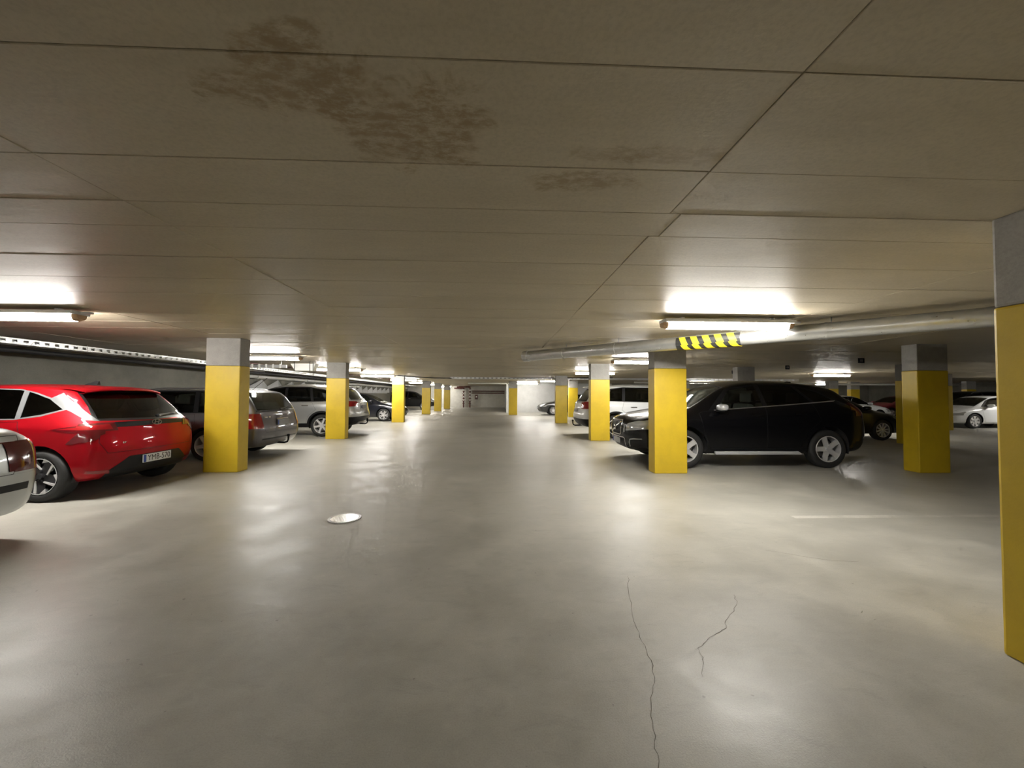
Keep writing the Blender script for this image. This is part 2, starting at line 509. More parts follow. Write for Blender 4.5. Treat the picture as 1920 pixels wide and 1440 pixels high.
# ------------------------------------------------------------------ ventilation duct with hazard band
def duct():
    a, b = Vector((0.57, 7.85, 2.13)), Vector((7.3, 1.15, 2.13))
    d = (b-a).normalized()
    r = empty('ventilation_duct', a)
    tag(r, 'round galvanised ventilation duct crossing under the ceiling on the right', 'duct')
    Ln = (b-a).length
    R0 = 0.098
    tube('pipe', [Vector((0, 0, 0)), d*Ln], R0, GALV, r, seg=28)
    # end collar on the open left end
    tube('end_collar', [-d*0.02, d*0.10], R0+0.012, GALV, r, seg=28)
    bm = bmesh.new()
    u = d.cross(Vector((0, 0, 1))).normalized(); v = u.cross(d).normalized()
    for k in range(12):
        an = 2*math.pi*k/12
        c = d*-0.022+(u*math.cos(an)+v*math.sin(an))*0.075
        bmesh.ops.create_uvsphere(bm, u_segments=8, v_segments=6, radius=0.016, matrix=Matrix.Translation(c))
    rv = bm_obj('rivets', bm, M_CHROME, r, True); rv['kind'] = 'stuff'
    for t in (0.95, 2.0, 3.3, 4.75, 6.1, 7.6):
        tube('seam_band', [d*(t-0.012), d*(t+0.012)], R0+0.006, GALV, r, seg=28)
    for t in (1.0, 2.05, 4.8, 7.3):
        st = bm = bmesh.new()
        add_tube(bm, [d*t+Vector((0, 0, R0)), d*t+Vector((0, 0, 2.30-2.13))], 0.006, 6)
        bm_obj('hanger_rod', bm, M_SATIN, r, True)
    return r, d, u, v, R0
DUCT, DD, DU, DV, DR = duct()
def hazard():
    # distance along the duct of the band
    t0, t1 = 3.02, 3.86
    yl = mat('hazard_yellow', (0.75, 0.62, 0.02), 0.45); bk = mat('hazard_black', (0.02, 0.02, 0.02), 0.45)
    Rr = DR+0.010
    def patch(name, ts, a0, a1, rad, m, slant=0.0, r=None):
        bm = bmesh.new(); n = 6
        rows = []
        for k in range(n+1):
            an = a0+(a1-a0)*k/n
            sh = slant*k/n
            row = []
            for t in ts:
                p = DD*(t+sh)+(DU*math.cos(an)+DV*math.sin(an))*rad
                row.append(bm.verts.new(p))
            rows.append(row)
        for k in range(n):
            for q in range(len(ts)-1):
                bm.faces.new((rows[k][q], rows[k][q+1], rows[k+1][q+1], rows[k+1][q]))
        geo = bm.faces[:]
        bmesh.ops.recalc_face_normals(bm, faces=geo)
        bmesh.ops.solidify(bm, geom=geo, thickness=0.002)
        return bm_obj(name, bm, m, r)
    # the camera sees the side facing -Y and below; DU points across the duct
    s = 1.0 if DU.y < 0 else -1.0
    def ang(deg): return math.radians(deg) if s > 0 else math.radians(180-deg)
    A0, A1, A2 = ang(-96), ang(-24), ang(40)
    hb_ = patch('hazard_band', [t0, t1], A0, A2, Rr, bk, r=DUCT)
    hb_['label'] = 'black and yellow striped hazard band wrapped round the duct'
    w = 0.085
    for k in range(5):
        tt = t0+0.04+k*0.158
        patch('stripe', [tt+0.05, tt+0.05+w], A1, A2, Rr+0.003, yl, -0.05, hb_)
        patch('stripe', [tt+0.085, tt+0.085+w], A0, A1, Rr+0.003, yl, -0.06, hb_)
hazard()

# ------------------------------------------------------------------ cable trays, pipes
def tray(name, p0, p1, label, w=0.28, hgt=0.07, pitch=0.16, holes=True):
    """perforated steel cable tray between two points: side rails with slots between them, rungs, hangers"""
    p0, p1 = Vector(p0), Vector(p1)
    Ln = (p1-p0).length
    d = (p1-p0)/Ln
    r = empty(name, p0, math.atan2(d.y, d.x))
    tag(r, label, 'cable tray')
    for s in (-1, 1):
        bm = bmesh.new()
        y = s*w/2
        add_box(bm, 0, Ln, y-0.003, y+0.003, 0, hgt*0.28)
        add_box(bm, 0, Ln, y-0.003, y+0.003, hgt*0.72, hgt)
        k = 0.0
        while k < Ln-pitch:
            add_box(bm, k, k+pitch*0.55, y-0.003, y+0.003, hgt*0.28, hgt*0.72)
            k += pitch
        bm_obj('side_rail', bm, ZINC, r)
    bm = bmesh.new()
    k = 0.1
    while k < Ln:
        add_box(bm, k, k+0.05, -w/2, w/2, 0.0, 0.012); k += 0.3
    o = bm_obj('rungs', bm, ZINC, r); o['kind'] = 'stuff'
    k = 0.4
    while k < Ln:
        for s in (-1, 1): tube('hanger_rod', [(k, s*w/2, 0), (k, s*w/2, 2.3-p0.z)], 0.006, M_SATIN, r, 6)
        k += 1.9
    return r
tray('cable_tray', (-8.35, 2.0, 2.17), (-8.35, 40.0, 2.17), 'perforated steel cable tray running high along the left wall', hgt=0.10)
tray('cable_tray', (-2.4, 20.2, 2.17), (16.0, 20.2, 2.17), 'perforated steel cable tray crossing the far aisle ceiling', hgt=0.09, w=0.3, pitch=0.22)
def pipe(name, pts, r, m, label, cat='pipe', seg=12, couplings=()):
    rt = empty(name, pts[0])
    tag(rt, label, cat)
    P = [Vector(p)-Vector(pts[0]) for p in pts]
    tube('run', P, r, m, rt, seg)
    for c in couplings:
        c = Vector(c)
        a = Vector(P[0])+(P[1]-P[0])*c.x
        dd = (P[1]-P[0]).normalized()
        tube('coupling', [a-dd*0.05, a+dd*0.05], r*1.25, m, rt, seg)
    return rt
pipe('wall_pipe', [(-9.42, 14.3, 2.02), (-9.42, 41.0, 2.02)], 0.08, M_PVC, 'thick white pipe along the left wall below the tray', couplings=[(0.05, 0, 0), (0.2, 0, 0), (0.35, 0, 0), (0.6, 0, 0)])
pipe('dark_pipe', [(-8.9, 0.0, 2.12), (-8.9, 40.0, 2.12)], 0.045, M_DARK, 'thin dark pipe behind the tray on the left')
pipe('drain_pipe', [(-2.2, 29.3, 2.22), (0.70, 29.3, 2.22), (0.74, 29.3, 2.15), (0.74, 29.3, 0.0)], 0.055, M_PVC, 'white pipe bending down beside the white wall corner')
pipe('ceiling_pipe', [(20.3, 23.2, 2.12), (29.5, 23.2, 2.12)], 0.06, M_PVC, 'long white pipe under the far right ceiling', couplings=[(0.05, 0, 0), (0.5, 0, 0)])
pipe('ceiling_pipe', [(8.2, 23.0, 2.15), (19.5, 23.0, 2.15)], 0.05, M_PVC, 'thin white pipe above the black SUV roof', couplings=[(0.4, 0, 0)])
pipe('sprinkler_pipe', [(-7.4, 11.9, 2.262), (-6.3, 27.0, 2.262)], 0.018, M_REDPIPE, 'thin red sprinkler pipe under the left ceiling')
pipe('sprinkler_pipe', [(4.0, 20.6, 2.255), (5.0, 29.8, 2.255)], 0.03, M_REDPIPE, 'thin red sprinkler pipe under the right ceiling')
# dark cable sagging off the tray end towards the far tray
pipe('ceiling_cable', [(-5.2, 18.6, 2.28), (-4.1, 19.3, 2.22), (-3.2, 19.8, 2.19), (-2.2, 20.1, 2.20), (6.0, 20.0, 2.27)], 0.022, M_DARK, 'black cable along the far aisle ceiling', cat='cable')

# valve sets and red pipes on the far wall
def valves(x, label, z0=0.42, z1=2.0):
    r = empty('sprinkler_riser', (x, YF-0.35, 0))
    tag(r, label, 'pipework', 'red sprinkler valve risers')
    tube('riser_pipe', [(0, 0, 0.0), (0, 0, z1), (0, -0.02, z1+0.05), (-1.0 if x < -3 else -1.4, -0.05, z1+0.06)], 0.07, M_REDPIPE, r, 12)
    z = z0
    while z < z1:
        tube('flange', [(0, 0, z), (0, 0, z+0.05)], 0.15, M_REDPIPE, r, 16)
        z += 0.26
    bm = bmesh.new()
    for k in range(4):
        bmesh.ops.create_uvsphere(bm, u_segments=10, v_segments=8, radius=0.07, matrix=Matrix.Translation((0.02, -0.16, 0.8+k*0.35)))
    g_ = bm_obj('gauges', bm, M_WHITE, r, True); g_['kind'] = 'stuff'
valves(-3.58, 'left red sprinkler valve riser on the far wall')
valves(-2.90, 'right red sprinkler valve riser on the far wall', z1=2.14)
pipe('sprinkler_pipe', [(-2.7, YF-0.055, 1.76), (0.8, YF-0.055, 1.76)], 0.055, M_REDPIPE, 'upper of two red pipes along the far wall')
pipe('sprinkler_pipe', [(-2.7, YF-0.05, 1.55), (0.8, YF-0.05, 1.55)], 0.05, M_REDPIPE, 'lower of two red pipes along the far wall')
ab = empty('alarm_box', (-2.22, YF-0.06, 1.15)); tag(ab, 'small dark red box with a white dial beside the valve risers', 'alarm box')
box('case', (-0.14, 0.14, -0.06, 0.05, -0.28, 0.22), M_REDPIPE, ab, bev=0.02)
tube('dial', [(0, -0.07, 0.0), (0, -0.05, 0.0)], 0.075, M_WHITE, ab, 16)

# white hanging pieces above the silver SUV
hb = empty('hanging_hood', (-5.72, 11.8, 2.30)); tag(hb, 'white tapered sheet box hanging from the ceiling above the silver SUV', 'duct box')
bm = bmesh.new()
top = [(-0.36, -0.12, -0.06), (0.36, -0.12, -0.06), (0.36, 0.12, -0.06), (-0.36, 0.12, -0.06)]
bot = [(-0.24, -0.10, -0.27), (0.28, -0.10, -0.27), (0.28, 0.10, -0.27), (-0.24, 0.10, -0.27)]
vt = [bm.verts.new(v) for v in top]; vb = [bm.verts.new(v) for v in bot]
for k in range(4): bm.faces.new((vt[k], vt[(k+1) % 4], vb[(k+1) % 4], vb[k]))
bm.faces.new(vt); bm.faces.new(vb)
bmesh.ops.recalc_face_normals(bm, faces=bm.faces)
bm_obj('box_body', bm, M_WHITE, hb)
for x in (-0.24, 0.20, 0.30):
    tube('hanger_rod', [(x, -0.13, 0), (x, -0.13, -0.29)], 0.008, M_DARK, hb, 6)
pb = empty('cable_ladder', (-7.35, 11.7, 2.16)); tag(pb, 'short white perforated ladder piece left of the hanging white box', 'cable ladder')
box('panel', (-0.15, 1.15, -0.02, 0.02, -0.05, 0.04), ZINC, pb, bev=0.005)
for x in (0.0, 1.0): tube('hanger_rod', [(x, 0, 0.03), (x, 0, 0.14)], 0.006, M_SATIN, pb, 6)
for k in range(6): box('slot_rung', (-0.05+k*0.2, 0.0+k*0.2, -0.03, -0.02, -0.06, 0.06), M_WHITE, pb)
wp = empty('wall_panel', (-9.50, 15.6, 2.12)); tag(wp, 'pale trapezoid sheet high on the left wall', 'sheet panel')
bm = bmesh.new()
vs = [bm.verts.new(v) for v in ((0, -0.55, -0.16), (0, 0.75, -0.16), (0, 0.6, 0.14), (0, -0.6, 0.14))]
f = bm.faces.new(vs)
e = bmesh.ops.extrude_face_region(bm, geom=[f]); bmesh.ops.translate(bm, vec=(0.05, 0, 0), verts=[v for v in e['geom'] if isinstance(v, bmesh.types.BMVert)])
bmesh.ops.recalc_face_normals(bm, faces=bm.faces)
bm_obj('sheet', bm, M_WHITE, wp)

# folded white sheeting in pointed pleats hung along the left wall
pl = empty('pleated_sheeting', (XL+0.015, 14.3, 1.5)); tag(pl, 'white sheeting folded in pointed pleats along the left wall', 'sheeting')
M_SHEET = mat('white_sheeting', (0.82, 0.83, 0.84), 0.45)
M_SHEETG = mat('shade_grey_sheeting', (0.58, 0.59, 0.60), 0.5)  # greyed copy of the white sheet, paints shade on every second facet
yy = 0.0
k = 0
while yy < 20:
    wd = 1.15
    hh = 0.40+0.05*((k*37) % 5)/5
    for half in (0, 1):
        bm = bmesh.new()
        if half == 0: pts = [(0.03, yy, 0.0), (0.03, yy, 0.16), (0.14, yy+wd/2, hh), (0.18, yy+wd/2, 0.0)]
        else: pts = [(0.18, yy+wd/2, 0.0), (0.14, yy+wd/2, hh), (0.03, yy+wd, 0.16), (0.03, yy+wd, 0.0)]
        f = bm.faces.new([bm.verts.new(p) for p in pts])
        bmesh.ops.solidify(bm, geom=[f], thickness=0.006)
        bm_obj('pleat', bm, M_SHEET if half == 0 else M_SHEETG, pl)
    yy += wd; k += 1
box('batten', (0.0, 0.03, 0, 20, -0.06, 0.0), M_SHEETG, pl)

# bay number plates on the ceiling over the right-hand bays
M_NAVY = mat('navy_sign', (0.012, 0.014, 0.03), 0.5); M_PALE = mat('pale_print', (0.28, 0.28, 0.32), 0.5)
for (x, y, lb, w) in [(8.64, 13.9, 'farthest small dark bay plate hanging above the black SUV', 0.13), (8.79, 11.45, 'middle small dark bay plate hanging above the black SUV', 0.13),
                   (8.83, 9.1, 'nearest small dark bay plate hanging right of the black SUV roof', 0.16)]:
    s = empty('bay_number_plate', (x, y, 2.30)); tag(s, lb, 'sign', 'bay number plates')
    box('plate', (-w/2, w/2, -0.006, 0.006, -0.135, -0.015), M_NAVY, s, bev=0.003)
    box('print', (-0.028, -0.010, -0.009, -0.006, -0.105, -0.045), M_PALE, s)
    box('print', (0.004, 0.034, -0.009, -0.006, -0.105, -0.045), M_PALE, s)
# added white panel standing in for lit white wall, far right
dw = empty('door_1', (20.9, YW-0.03, 0)); dw['kind'] = 'structure'; dw['label'] = 'white panel standing in for a lit stretch of the far right wall'
box('panel_face', (-0.5, 0.5, -0.05, 0.0, 0, 2.05), WHITE_WALL, dw, bev=0.005)
box('door_frame', (-0.58, 0.58, -0.03, 0.02, 0, 2.12), M_WHITE, dw)
# ================================================================== cars
def lerp_tab(tab, x):
    if x <= tab[0][0]: return tab[0][1]
    for (a, va), (b, vb) in zip(tab, tab[1:]):
        if x <= b: return va+(vb-va)*(x-a)/(b-a)
    return tab[-1][1]

def poly_offset(poly, d):
    """move a 2D polygon inwards by d"""
    n = len(poly)
    area = sum(poly[i][0]*poly[(i+1) % n][1]-poly[(i+1) % n][0]*poly[i][1] for i in range(n))
    P = poly if area > 0 else poly[::-1]
    out = []
    for i in range(n):
        a, b, c = Vector(P[i-1]), Vector(P[i]), Vector(P[(i+1) % n])
        e1 = (b-a).normalized(); e2 = (c-b).normalized()
        n1 = Vector((-e1.y, e1.x)); n2 = Vector((-e2.y, e2.x))
        m = n1+n2
        if m.length < 1e-6: m = n1
        m.normalize()
        k = max(0.35, m.dot(n1))
        q = b+m*(d/k)
        out.append((q.x, q.y))
    return out

def in_poly(poly, x, y):
    r = False
    j = len(poly)-1
    for i in range(len(poly)):
        xi, yi = poly[i]; xj, yj = poly[j]
        if (yi > y) != (yj > y) and x < (xj-xi)*(y-yi)/(yj-yi)+xi: r = not r
        j = i
    return r

def paint(name, col, metal=0.3, rough=0.32, coat=1.0, spec=0.5):
    m = mat(name, col, rough, metal, coat, spec)
    return m

def car_glass(name, tint=(0.16, 0.18, 0.18), refl=1.0):
    m = bpy.data.materials.new(name); m.use_nodes = True
    nt = m.node_tree; nt.nodes.clear()
    out = nt.nodes.new('ShaderNodeOutputMaterial')
    mx = nt.nodes.new('ShaderNodeMixShader'); tr = nt.nodes.new('ShaderNodeBsdfTransparent'); gl = nt.nodes.new('ShaderNodeBsdfGlossy')
    fr = nt.nodes.new('ShaderNodeFresnel'); fr.inputs[0].default_value = 1.5
    tr.inputs[0].default_value = (*tint, 1); gl.inputs['Roughness'].default_value = 0.03
    gl.inputs['Color'].default_value = (0.9, 0.95, 0.95, 1)
    nt.links.new(fr.outputs[0], mx.inputs[0]); nt.links.new(tr.outputs[0], mx.inputs[1]); nt.links.new(gl.outputs[0], mx.inputs[2])
    nt.links.new(mx.outputs[0], out.inputs[0])
    return m
GLASS = car_glass('car_glass', (0.30, 0.33, 0.32))
GLASS_DK = car_glass('tinted_car_glass', (0.07, 0.075, 0.075))
M_TAIL = mat('red_lamp_lens', (0.28, 0.006, 0.010), 0.12, 0.0, 1.0)
M_TAILD = mat('dark_red_lamp_lens', (0.10, 0.004, 0.007), 0.10, 0.0, 1.0)
M_LAMP = mat('clear_lamp_lens', (0.42, 0.43, 0.44), 0.10, 0.45, 1.0)
M_PLATE = mat('plate_white', (0.75, 0.75, 0.73), 0.45)
M_EUBLUE = mat('plate_blue', (0.02, 0.05, 0.30), 0.45)
M_SEAT = mat('dark_seat_cloth', (0.03, 0.03, 0.032), 0.8)
M_SEATL = mat('pale_seat_leather', (0.42, 0.42, 0.38), 0.55)
M_LINING = mat('cabin_lining', (0.025, 0.025, 0.026), 0.85)
M_ALLOY = mat('alloy_rim', (0.74, 0.74, 0.75), 0.32, 0.45)
M_GUARD = mat('silver_guard', (0.55, 0.56, 0.58), 0.35, 0.3)
M_ALLOYD = mat('dark_alloy', (0.05, 0.05, 0.055), 0.35, 0.6)
M_DISC = mat('brake_disc', (0.25, 0.24, 0.23), 0.4, 0.9)

class Car:
    YF = (0.90, 0.975, 1.0, 0.985, 0.935)
    def __init__(s, name, label, spec, loc, heading, group=None, scale=1.0, cat='car'):
        s.sp = spec; s.L = spec['L']; s.W = spec['W']
        s.root = empty(name, (loc[0], loc[1], 0), heading)
        s.root.scale = (scale, scale, scale)
        tag(s.root, label, cat, group)
        s.x0 = spec.get('origin', s.L/2)          # x (from the rear) that sits on the empty
        s.tags = {}
        s.shell()
    def X(s, x): return x-s.x0
    # ---- control cage, then Catmull-Clark
    def shell(s):
        sp = s.sp; xs = sp['st']; hw = s.W/2
        zb = sp.get('zb', 0.21)
        bm = bmesh.new()
        crl = bm.edges.layers.float.new('crease_edge')
        V = {}
        n = len(xs)
        for i, x in enumerate(xs):
            top = lerp_tab(sp['top'], x); edge = top-lerp_tab(sp['crown'], x); belt = lerp_tab(sp['belt'], x)
            pw = lerp_tab(sp['pw'], x); ye = lerp_tab(sp['ye'], x)
            zl = zb+lerp_tab(sp.get('lift', [(0, 0.0)]), x)
            mid = lerp_tab(sp.get('mid', [(0, 0.58)]), x)
            zs = [zl, zl+0.09, mid, belt-sp.get('sh', 0.10), belt, edge]
            ys = [f*hw*pw for f in s.YF]+[ye*hw*(pw if x < 0.6 or x > s.L-0.6 else 1.0)]
            for side in (1, -1):
                for r in range(6):
                    xo = 0.0
                    if i == 0: xo = sp['xr'][r]
                    if i == n-1: xo = sp['xf'][r]
                    V[i, side, r] = bm.verts.new((s.X(x+xo), side*ys[r], zs[r]))
                bl = sp.get('bulge_r', 0.10) if i == 0 else (-sp.get('bulge_f', 0.14) if i == n-1 else (sp.get('bulge_r', 0.10)*0.6 if i == 1 else (-sp.get('bulge_f', 0.14)*0.6 if i == n-2 else 0)))
                xo5 = sp['xr'][5] if i == 0 else (sp['xf'][5] if i == n-1 else 0)
                V[i, side, 6] = bm.verts.new((s.X(x+xo5-bl*0.75), side*ys[5]*0.55, top-(top-edge)*0.22))
            V[i, 0, 6] = bm.verts.new((s.X(x+xo5-bl), 0, top))
        # caps
        for i, key, bl in ((0, 'xr', sp.get('bulge_r', 0.10)), (n-1, 'xf', -sp.get('bulge_f', 0.14))):
            for r in range(5):
                o = V[i, 1, r].co
                for side in (1, -1):
                    V[i, side, 'c%d' % r] = bm.verts.new((o.x-bl*0.75, side*o.y*0.55, o.z))
                V[i, 0, 'c%d' % r] = bm.verts.new((o.x-bl, 0, o.z))
        for i in range(1, n-1):
            o = V[i, 1, 0].co
            for side in (1, -1): V[i, side, 'c0'] = bm.verts.new((o.x, side*o.y*0.55, o.z))
            V[i, 0, 'c0'] = bm.verts.new((o.x, 0, o.z))
        F = bm.faces.new
        for i in range(n-1):
            for side in (1, -1):
                for r in range(5):
                    F((V[i, side, r], V[i+1, side, r], V[i+1, side, r+1], V[i, side, r+1]))
                F((V[i, side, 5], V[i+1, side, 5], V[i+1, side, 6], V[i, side, 6]))
                F((V[i, side, 6], V[i+1, side, 6], V[i+1, 0, 6], V[i, 0, 6]))
                F((V[i, side, 0], V[i+1, side, 0], V[i+1, side, 'c0'], V[i, side, 'c0']))
                F((V[i, side, 'c0'], V[i+1, side, 'c0'], V[i+1, 0, 'c0'], V[i, 0, 'c0']))
        for i in (0, n-1):
            for side in (1, -1):
                for r in range(5):
                    a0, a1 = V[i, side, r], V[i, side, r+1]
                    b0 = V[i, side, 'c%d' % r]; c0 = V[i, 0, 'c%d' % r]
                    b1 = V[i, side, 'c%d' % (r+1)] if r < 4 else V[i, side, 6]
                    c1 = V[i, 0, 'c%d' % (r+1)] if r < 4 else V[i, 0, 6]
                    F((a0, a1, b1, b0)); F((b0, b1, c1, c0))
        bmesh.ops.recalc_face_normals(bm, faces=bm.faces)
        cre = sp.get('crease', {3: 0.35, 5: 0.5})
        for (k, cv) in cre.items():
            for i in range(n-1):
                for side in (1, -1):
                    e = bm.edges.get((V[i, side, k], V[i+1, side, k]))
                    if e: e[crl] = cv
        for (i, cv) in sp.get('xcrease', {}).items():      # across the roof at a station
            for a, b in (((1, 5), (1, 6)), ((1, 6), (0, 6)), ((0, 6), (-1, 6)), ((-1, 6), (-1, 5))):
                e = bm.edges.get((V[i, a[0], a[1]], V[i, b[0], b[1]]))
                if e: e[crl] = cv
        me = bpy.data.meshes.new('cage'); bm.to_mesh(me); bm.free()
        o = bpy.data.objects.new('cage', me); COL.objects.link(o)
        md = o.modifiers.new('s', 'SUBSURF'); md.levels = sp.get('lev', 2); md.subdivision_type = 'CATMULL_CLARK'
        dg = bpy.context.evaluated_depsgraph_get()
        me2 = bpy.data.meshes.new_from_object(o.evaluated_get(dg))
        bpy.data.objects.remove(o); bpy.data.meshes.remove(me)
        s.bm = bmesh.new(); s.bm.from_mesh(me2); bpy.data.meshes.remove(me2)
        for f in s.bm.faces: f.material_index = 0
        s.tags[''] = 0
    # ---- cutting regions out of the shell
    def axes(s, view):
        return {'side': (0, 2), 'top': (0, 1), 'rear': (1, 2), 'front': (1, 2)}[view]
    def facing(s, f, view, side=0, lim=None):
        nrm = f.normal
        if view == 'side':
            if nrm.z > 0.80: return False
            if side > 0: return nrm.y > (lim or 0.35)
            if side < 0: return nrm.y < -(lim or 0.35)
            return abs(nrm.y) > (lim or 0.35)
        if view == 'rear': return nrm.x < -(lim or 0.3) and nrm.z < 0.86
        if view == 'front': return nrm.x > (lim or 0.3) and nrm.z < 0.82
        return nrm.z > (lim or 0.15)
    def region(s, view, poly, tg, only=('',), side=0, lim=None, mirror=False):
        """cut a polygon (x from the rear / y, z) through the shell and tag the faces in it"""
        if mirror:
            s.region(view, [(-a, b) for a, b in poly], tg, only, side, lim)
        ia, ib = s.axes(view)
        if ia == 0: poly = [(s.X(a), b) for a, b in poly]
        bm = s.bm
        tid = s.tags.setdefault(tg, len(s.tags))
        ok = {s.tags[t] for t in only if t in s.tags}
        xa, xb = min(p[0] for p in poly), max(p[0] for p in poly)
        ya, yb = min(p[1] for p in poly), max(p[1] for p in poly)
        def touch(f):
            a = [v.co[ia] for v in f.verts]; b = [v.co[ib] for v in f.verts]
            return max(a) > xa and min(a) < xb and max(b) > ya and min(b) < yb
        half = s.X(s.L/2)
        cand = [f for f in bm.faces if f.material_index in ok and not (view == 'rear' and f.verts[0].co.x > half) and not (view == 'front' and f.verts[0].co.x < half) and s.facing(f, view, side, lim) and touch(f)]
        ax3 = 3-ia-ib
        for (p, q) in zip(poly, poly[1:]+poly[:1]):
            co = [0, 0, 0]; co[ia], co[ib] = p
            dx, dy = q[0]-p[0], q[1]-p[1]
            if abs(dx)+abs(dy) < 1e-7: continue
            no = [0, 0, 0]; no[ia], no[ib] = -dy, dx
            cand = [f for f in cand if f.is_valid]
            es = {e for f in cand for e in f.edges}; vs = {v for f in cand for v in f.verts}
            r = bmesh.ops.bisect_plane(bm, geom=cand+list(es)+list(vs), dist=1e-6, plane_co=co, plane_no=no)
            cand = list({g for g in r['geom'] if isinstance(g, bmesh.types.BMFace)})
        hit = []
        for f in cand:
            if not f.is_valid or f.material_index not in ok: continue
            c = f.calc_center_median()
            if in_poly(poly, c[ia], c[ib]):
                f.material_index = tid; hit.append(f)
        return hit
    def drop(s, tg):
        t = s.tags[tg]
        bmesh.ops.delete(s.bm, geom=[f for f in s.bm.faces if f.material_index == t], context='FACES')
    def window(s, poly, tg, trim='window_trim', tw=0.022, view='side', **kw):
        if tw > 0:
            s.region(view, poly, trim, **kw)
            s.region(view, poly_offset(poly, tw), tg, only=(trim,), **kw)
        else:
            s.region(view, poly, tg, **kw)
    def door(s, poly, tg, gap=0.005, only=('',)):
        s.region('side', poly, 'seam', only=only)
        s.region('side', poly_offset(poly, gap), tg, only=('seam',))
    def arches(s, r=None):
        sp = s.sp
        for xw in (sp['ro'], sp['ro']+sp['wb']):
            rr = r or sp['ra']
            zc = sp['rw']+0.01
            pts = [(xw+rr*math.cos(a), zc+rr*math.sin(a)) for a in [math.radians(-30+240*k/22) for k in range(23)]]
            s.region('side', pts, 'arch', only=tuple(s.tags))
        s.drop('arch')
        for xw in (sp['ro'], sp['ro']+sp['wb']):
            for side in (1, -1):
                bm = bmesh.new(); rr = (r or sp['ra'])+0.004; y0 = side*(s.W/2-0.06); y1 = side*(s.W/2-0.34)
                A, B = [], []
                for k in range(25):
                    a = math.radians(-14+208*k/24)
                    A.append(bm.verts.new((s.X(xw)+rr*math.cos(a), y0, s.sp['rw']+0.01+rr*math.sin(a))))
                    B.append(bm.verts.new((s.X(xw)+rr*math.cos(a), y1, s.sp['rw']+0.01+rr*math.sin(a))))
                for k in range(24): bm.faces.new((A[k], A[k+1], B[k+1], B[k]))
                bm.faces.new(B)
                bm_obj('wheel_arch_liner', bm, M_LINING, s.root)
    # ---- splitting into part meshes
    def parts(s, table, paint_mat):
        """table: tag -> (part name, material, offset, sided, parent tag or None)"""
        bm = s.bm; bm.normal_update()
        groups = {}
        names = {v: k for k, v in s.tags.items()}
        for f in bm.faces:
            t = names[f.material_index]
            info = table.get(t)
            key = (t, 0)
            if info and info[3]:
                key = (t, 1 if f.calc_center_median().y > 0 else -1)
            groups.setdefault(key, []).append(f)
        made = {}
        order = [k for k in groups if not (table.get(k[0]) and table[k[0]][4])]+[k for k in groups if table.get(k[0]) and table[k[0]][4]]
        for key in order:
            t = key[0]
            nm, m, off, sided, par = table.get(t, ('body', paint_mat, 0.0, False, None))
            par_o = s.root
            if par and (par, key[1]) in made: par_o = made[par, key[1]]
            made[key] = s.extract(nm, groups[key], m, off, par_o)
        # dark lining under the painted shell
        shell_faces = [f for f in bm.faces if not (table.get(names[f.material_index]) and table[names[f.material_index]][1] in (GLASS, GLASS_DK))]
        s.extract('cabin_lining', shell_faces, M_LINING, -0.018, s.root)
        s.made = made
        from mathutils.bvhtree import BVHTree
        s.bvh = BVHTree.FromBMesh(bm)
        bm.free()
        return made
    def extract(s, name, faces, m, off, parent):
        idx = {}; co = []; nr = []; fs = []
        for f in faces:
            ring = []
            for v in f.verts:
                if v not in idx:
                    idx[v] = len(co); co.append(v.co+v.normal*off); nr.append(v.normal.copy())
                ring.append(idx[v])
            fs.append(ring)
        me = bpy.data.meshes.new(name)
        me.from_pydata(co, [], fs)
        for p in me.polygons: p.use_smooth = True
        me.materials.append(m)
        try: me.normals_split_custom_set_from_vertices(nr)
        except Exception: pass
        return link(name, me, None, parent)
    def surf_x(s, y, z, facing):
        d = 1 if facing == 'rear' else -1
        h = s.bvh.ray_cast(Vector((-d*6, y, z)), Vector((d, 0, 0)))
        return (h[0].x if h[0] else (s.X(0) if d > 0 else s.X(s.L)))+s.x0
    def surf_y(s, x, z, side):
        h = s.bvh.ray_cast(Vector((s.X(x), side*4, z)), Vector((0, -side, 0)))
        return h[0].y if h[0] else side*s.W/2
    def surf_z(s, x, y):
        h = s.bvh.ray_cast(Vector((s.X(x), y, 4)), Vector((0, 0, -1)))
        return h[0].z if h[0] else 1.0
    def box(s, name, dims, m, bev=0.01, parent=None, rot=None, smooth=True):
        x0, x1, y0, y1, z0, z1 = dims
        o = box(name, (s.X(x0), s.X(x1), y0, y1, z0, z1), m, parent or s.root, bev=bev, seg=3, rot=rot)
        if smooth: auto_sharp(o, 50)
        return o
    def tube(s, name, pts, r, m, parent=None, seg=8):
        return tube(name, [(s.X(p[0]), p[1], p[2]) for p in pts], r, m, parent or s.root, seg)
    def wheels(s, style, rim_mat=None, rim_mat2=None, rim_r=None, tw=0.215):
        sp = s.sp; rw = sp['rw']; rim_r = rim_r or rw*0.70
        tm, parts_ = wheel_meshes(rw, rim_r, tw, style)
        for xw in (sp['ro'], sp['ro']+sp['wb']):
            for side in (1, -1):
                t = link('wheel', tm, M_RUBBER, s.root)
                t.location = (s.X(xw), side*(s.W/2-0.025-tw/2), rw)
                t.rotation_euler = (0, math.radians(sp.get('spin', 11)), 0 if side > 0 else math.pi)
                for nm, me, k in parts_:
                    mm = {'a': rim_mat or M_ALLOY, 'b': rim_mat2 or M_ALLOYD, 'd': M_DISC}[k]
                    link(nm, me, mm, t)
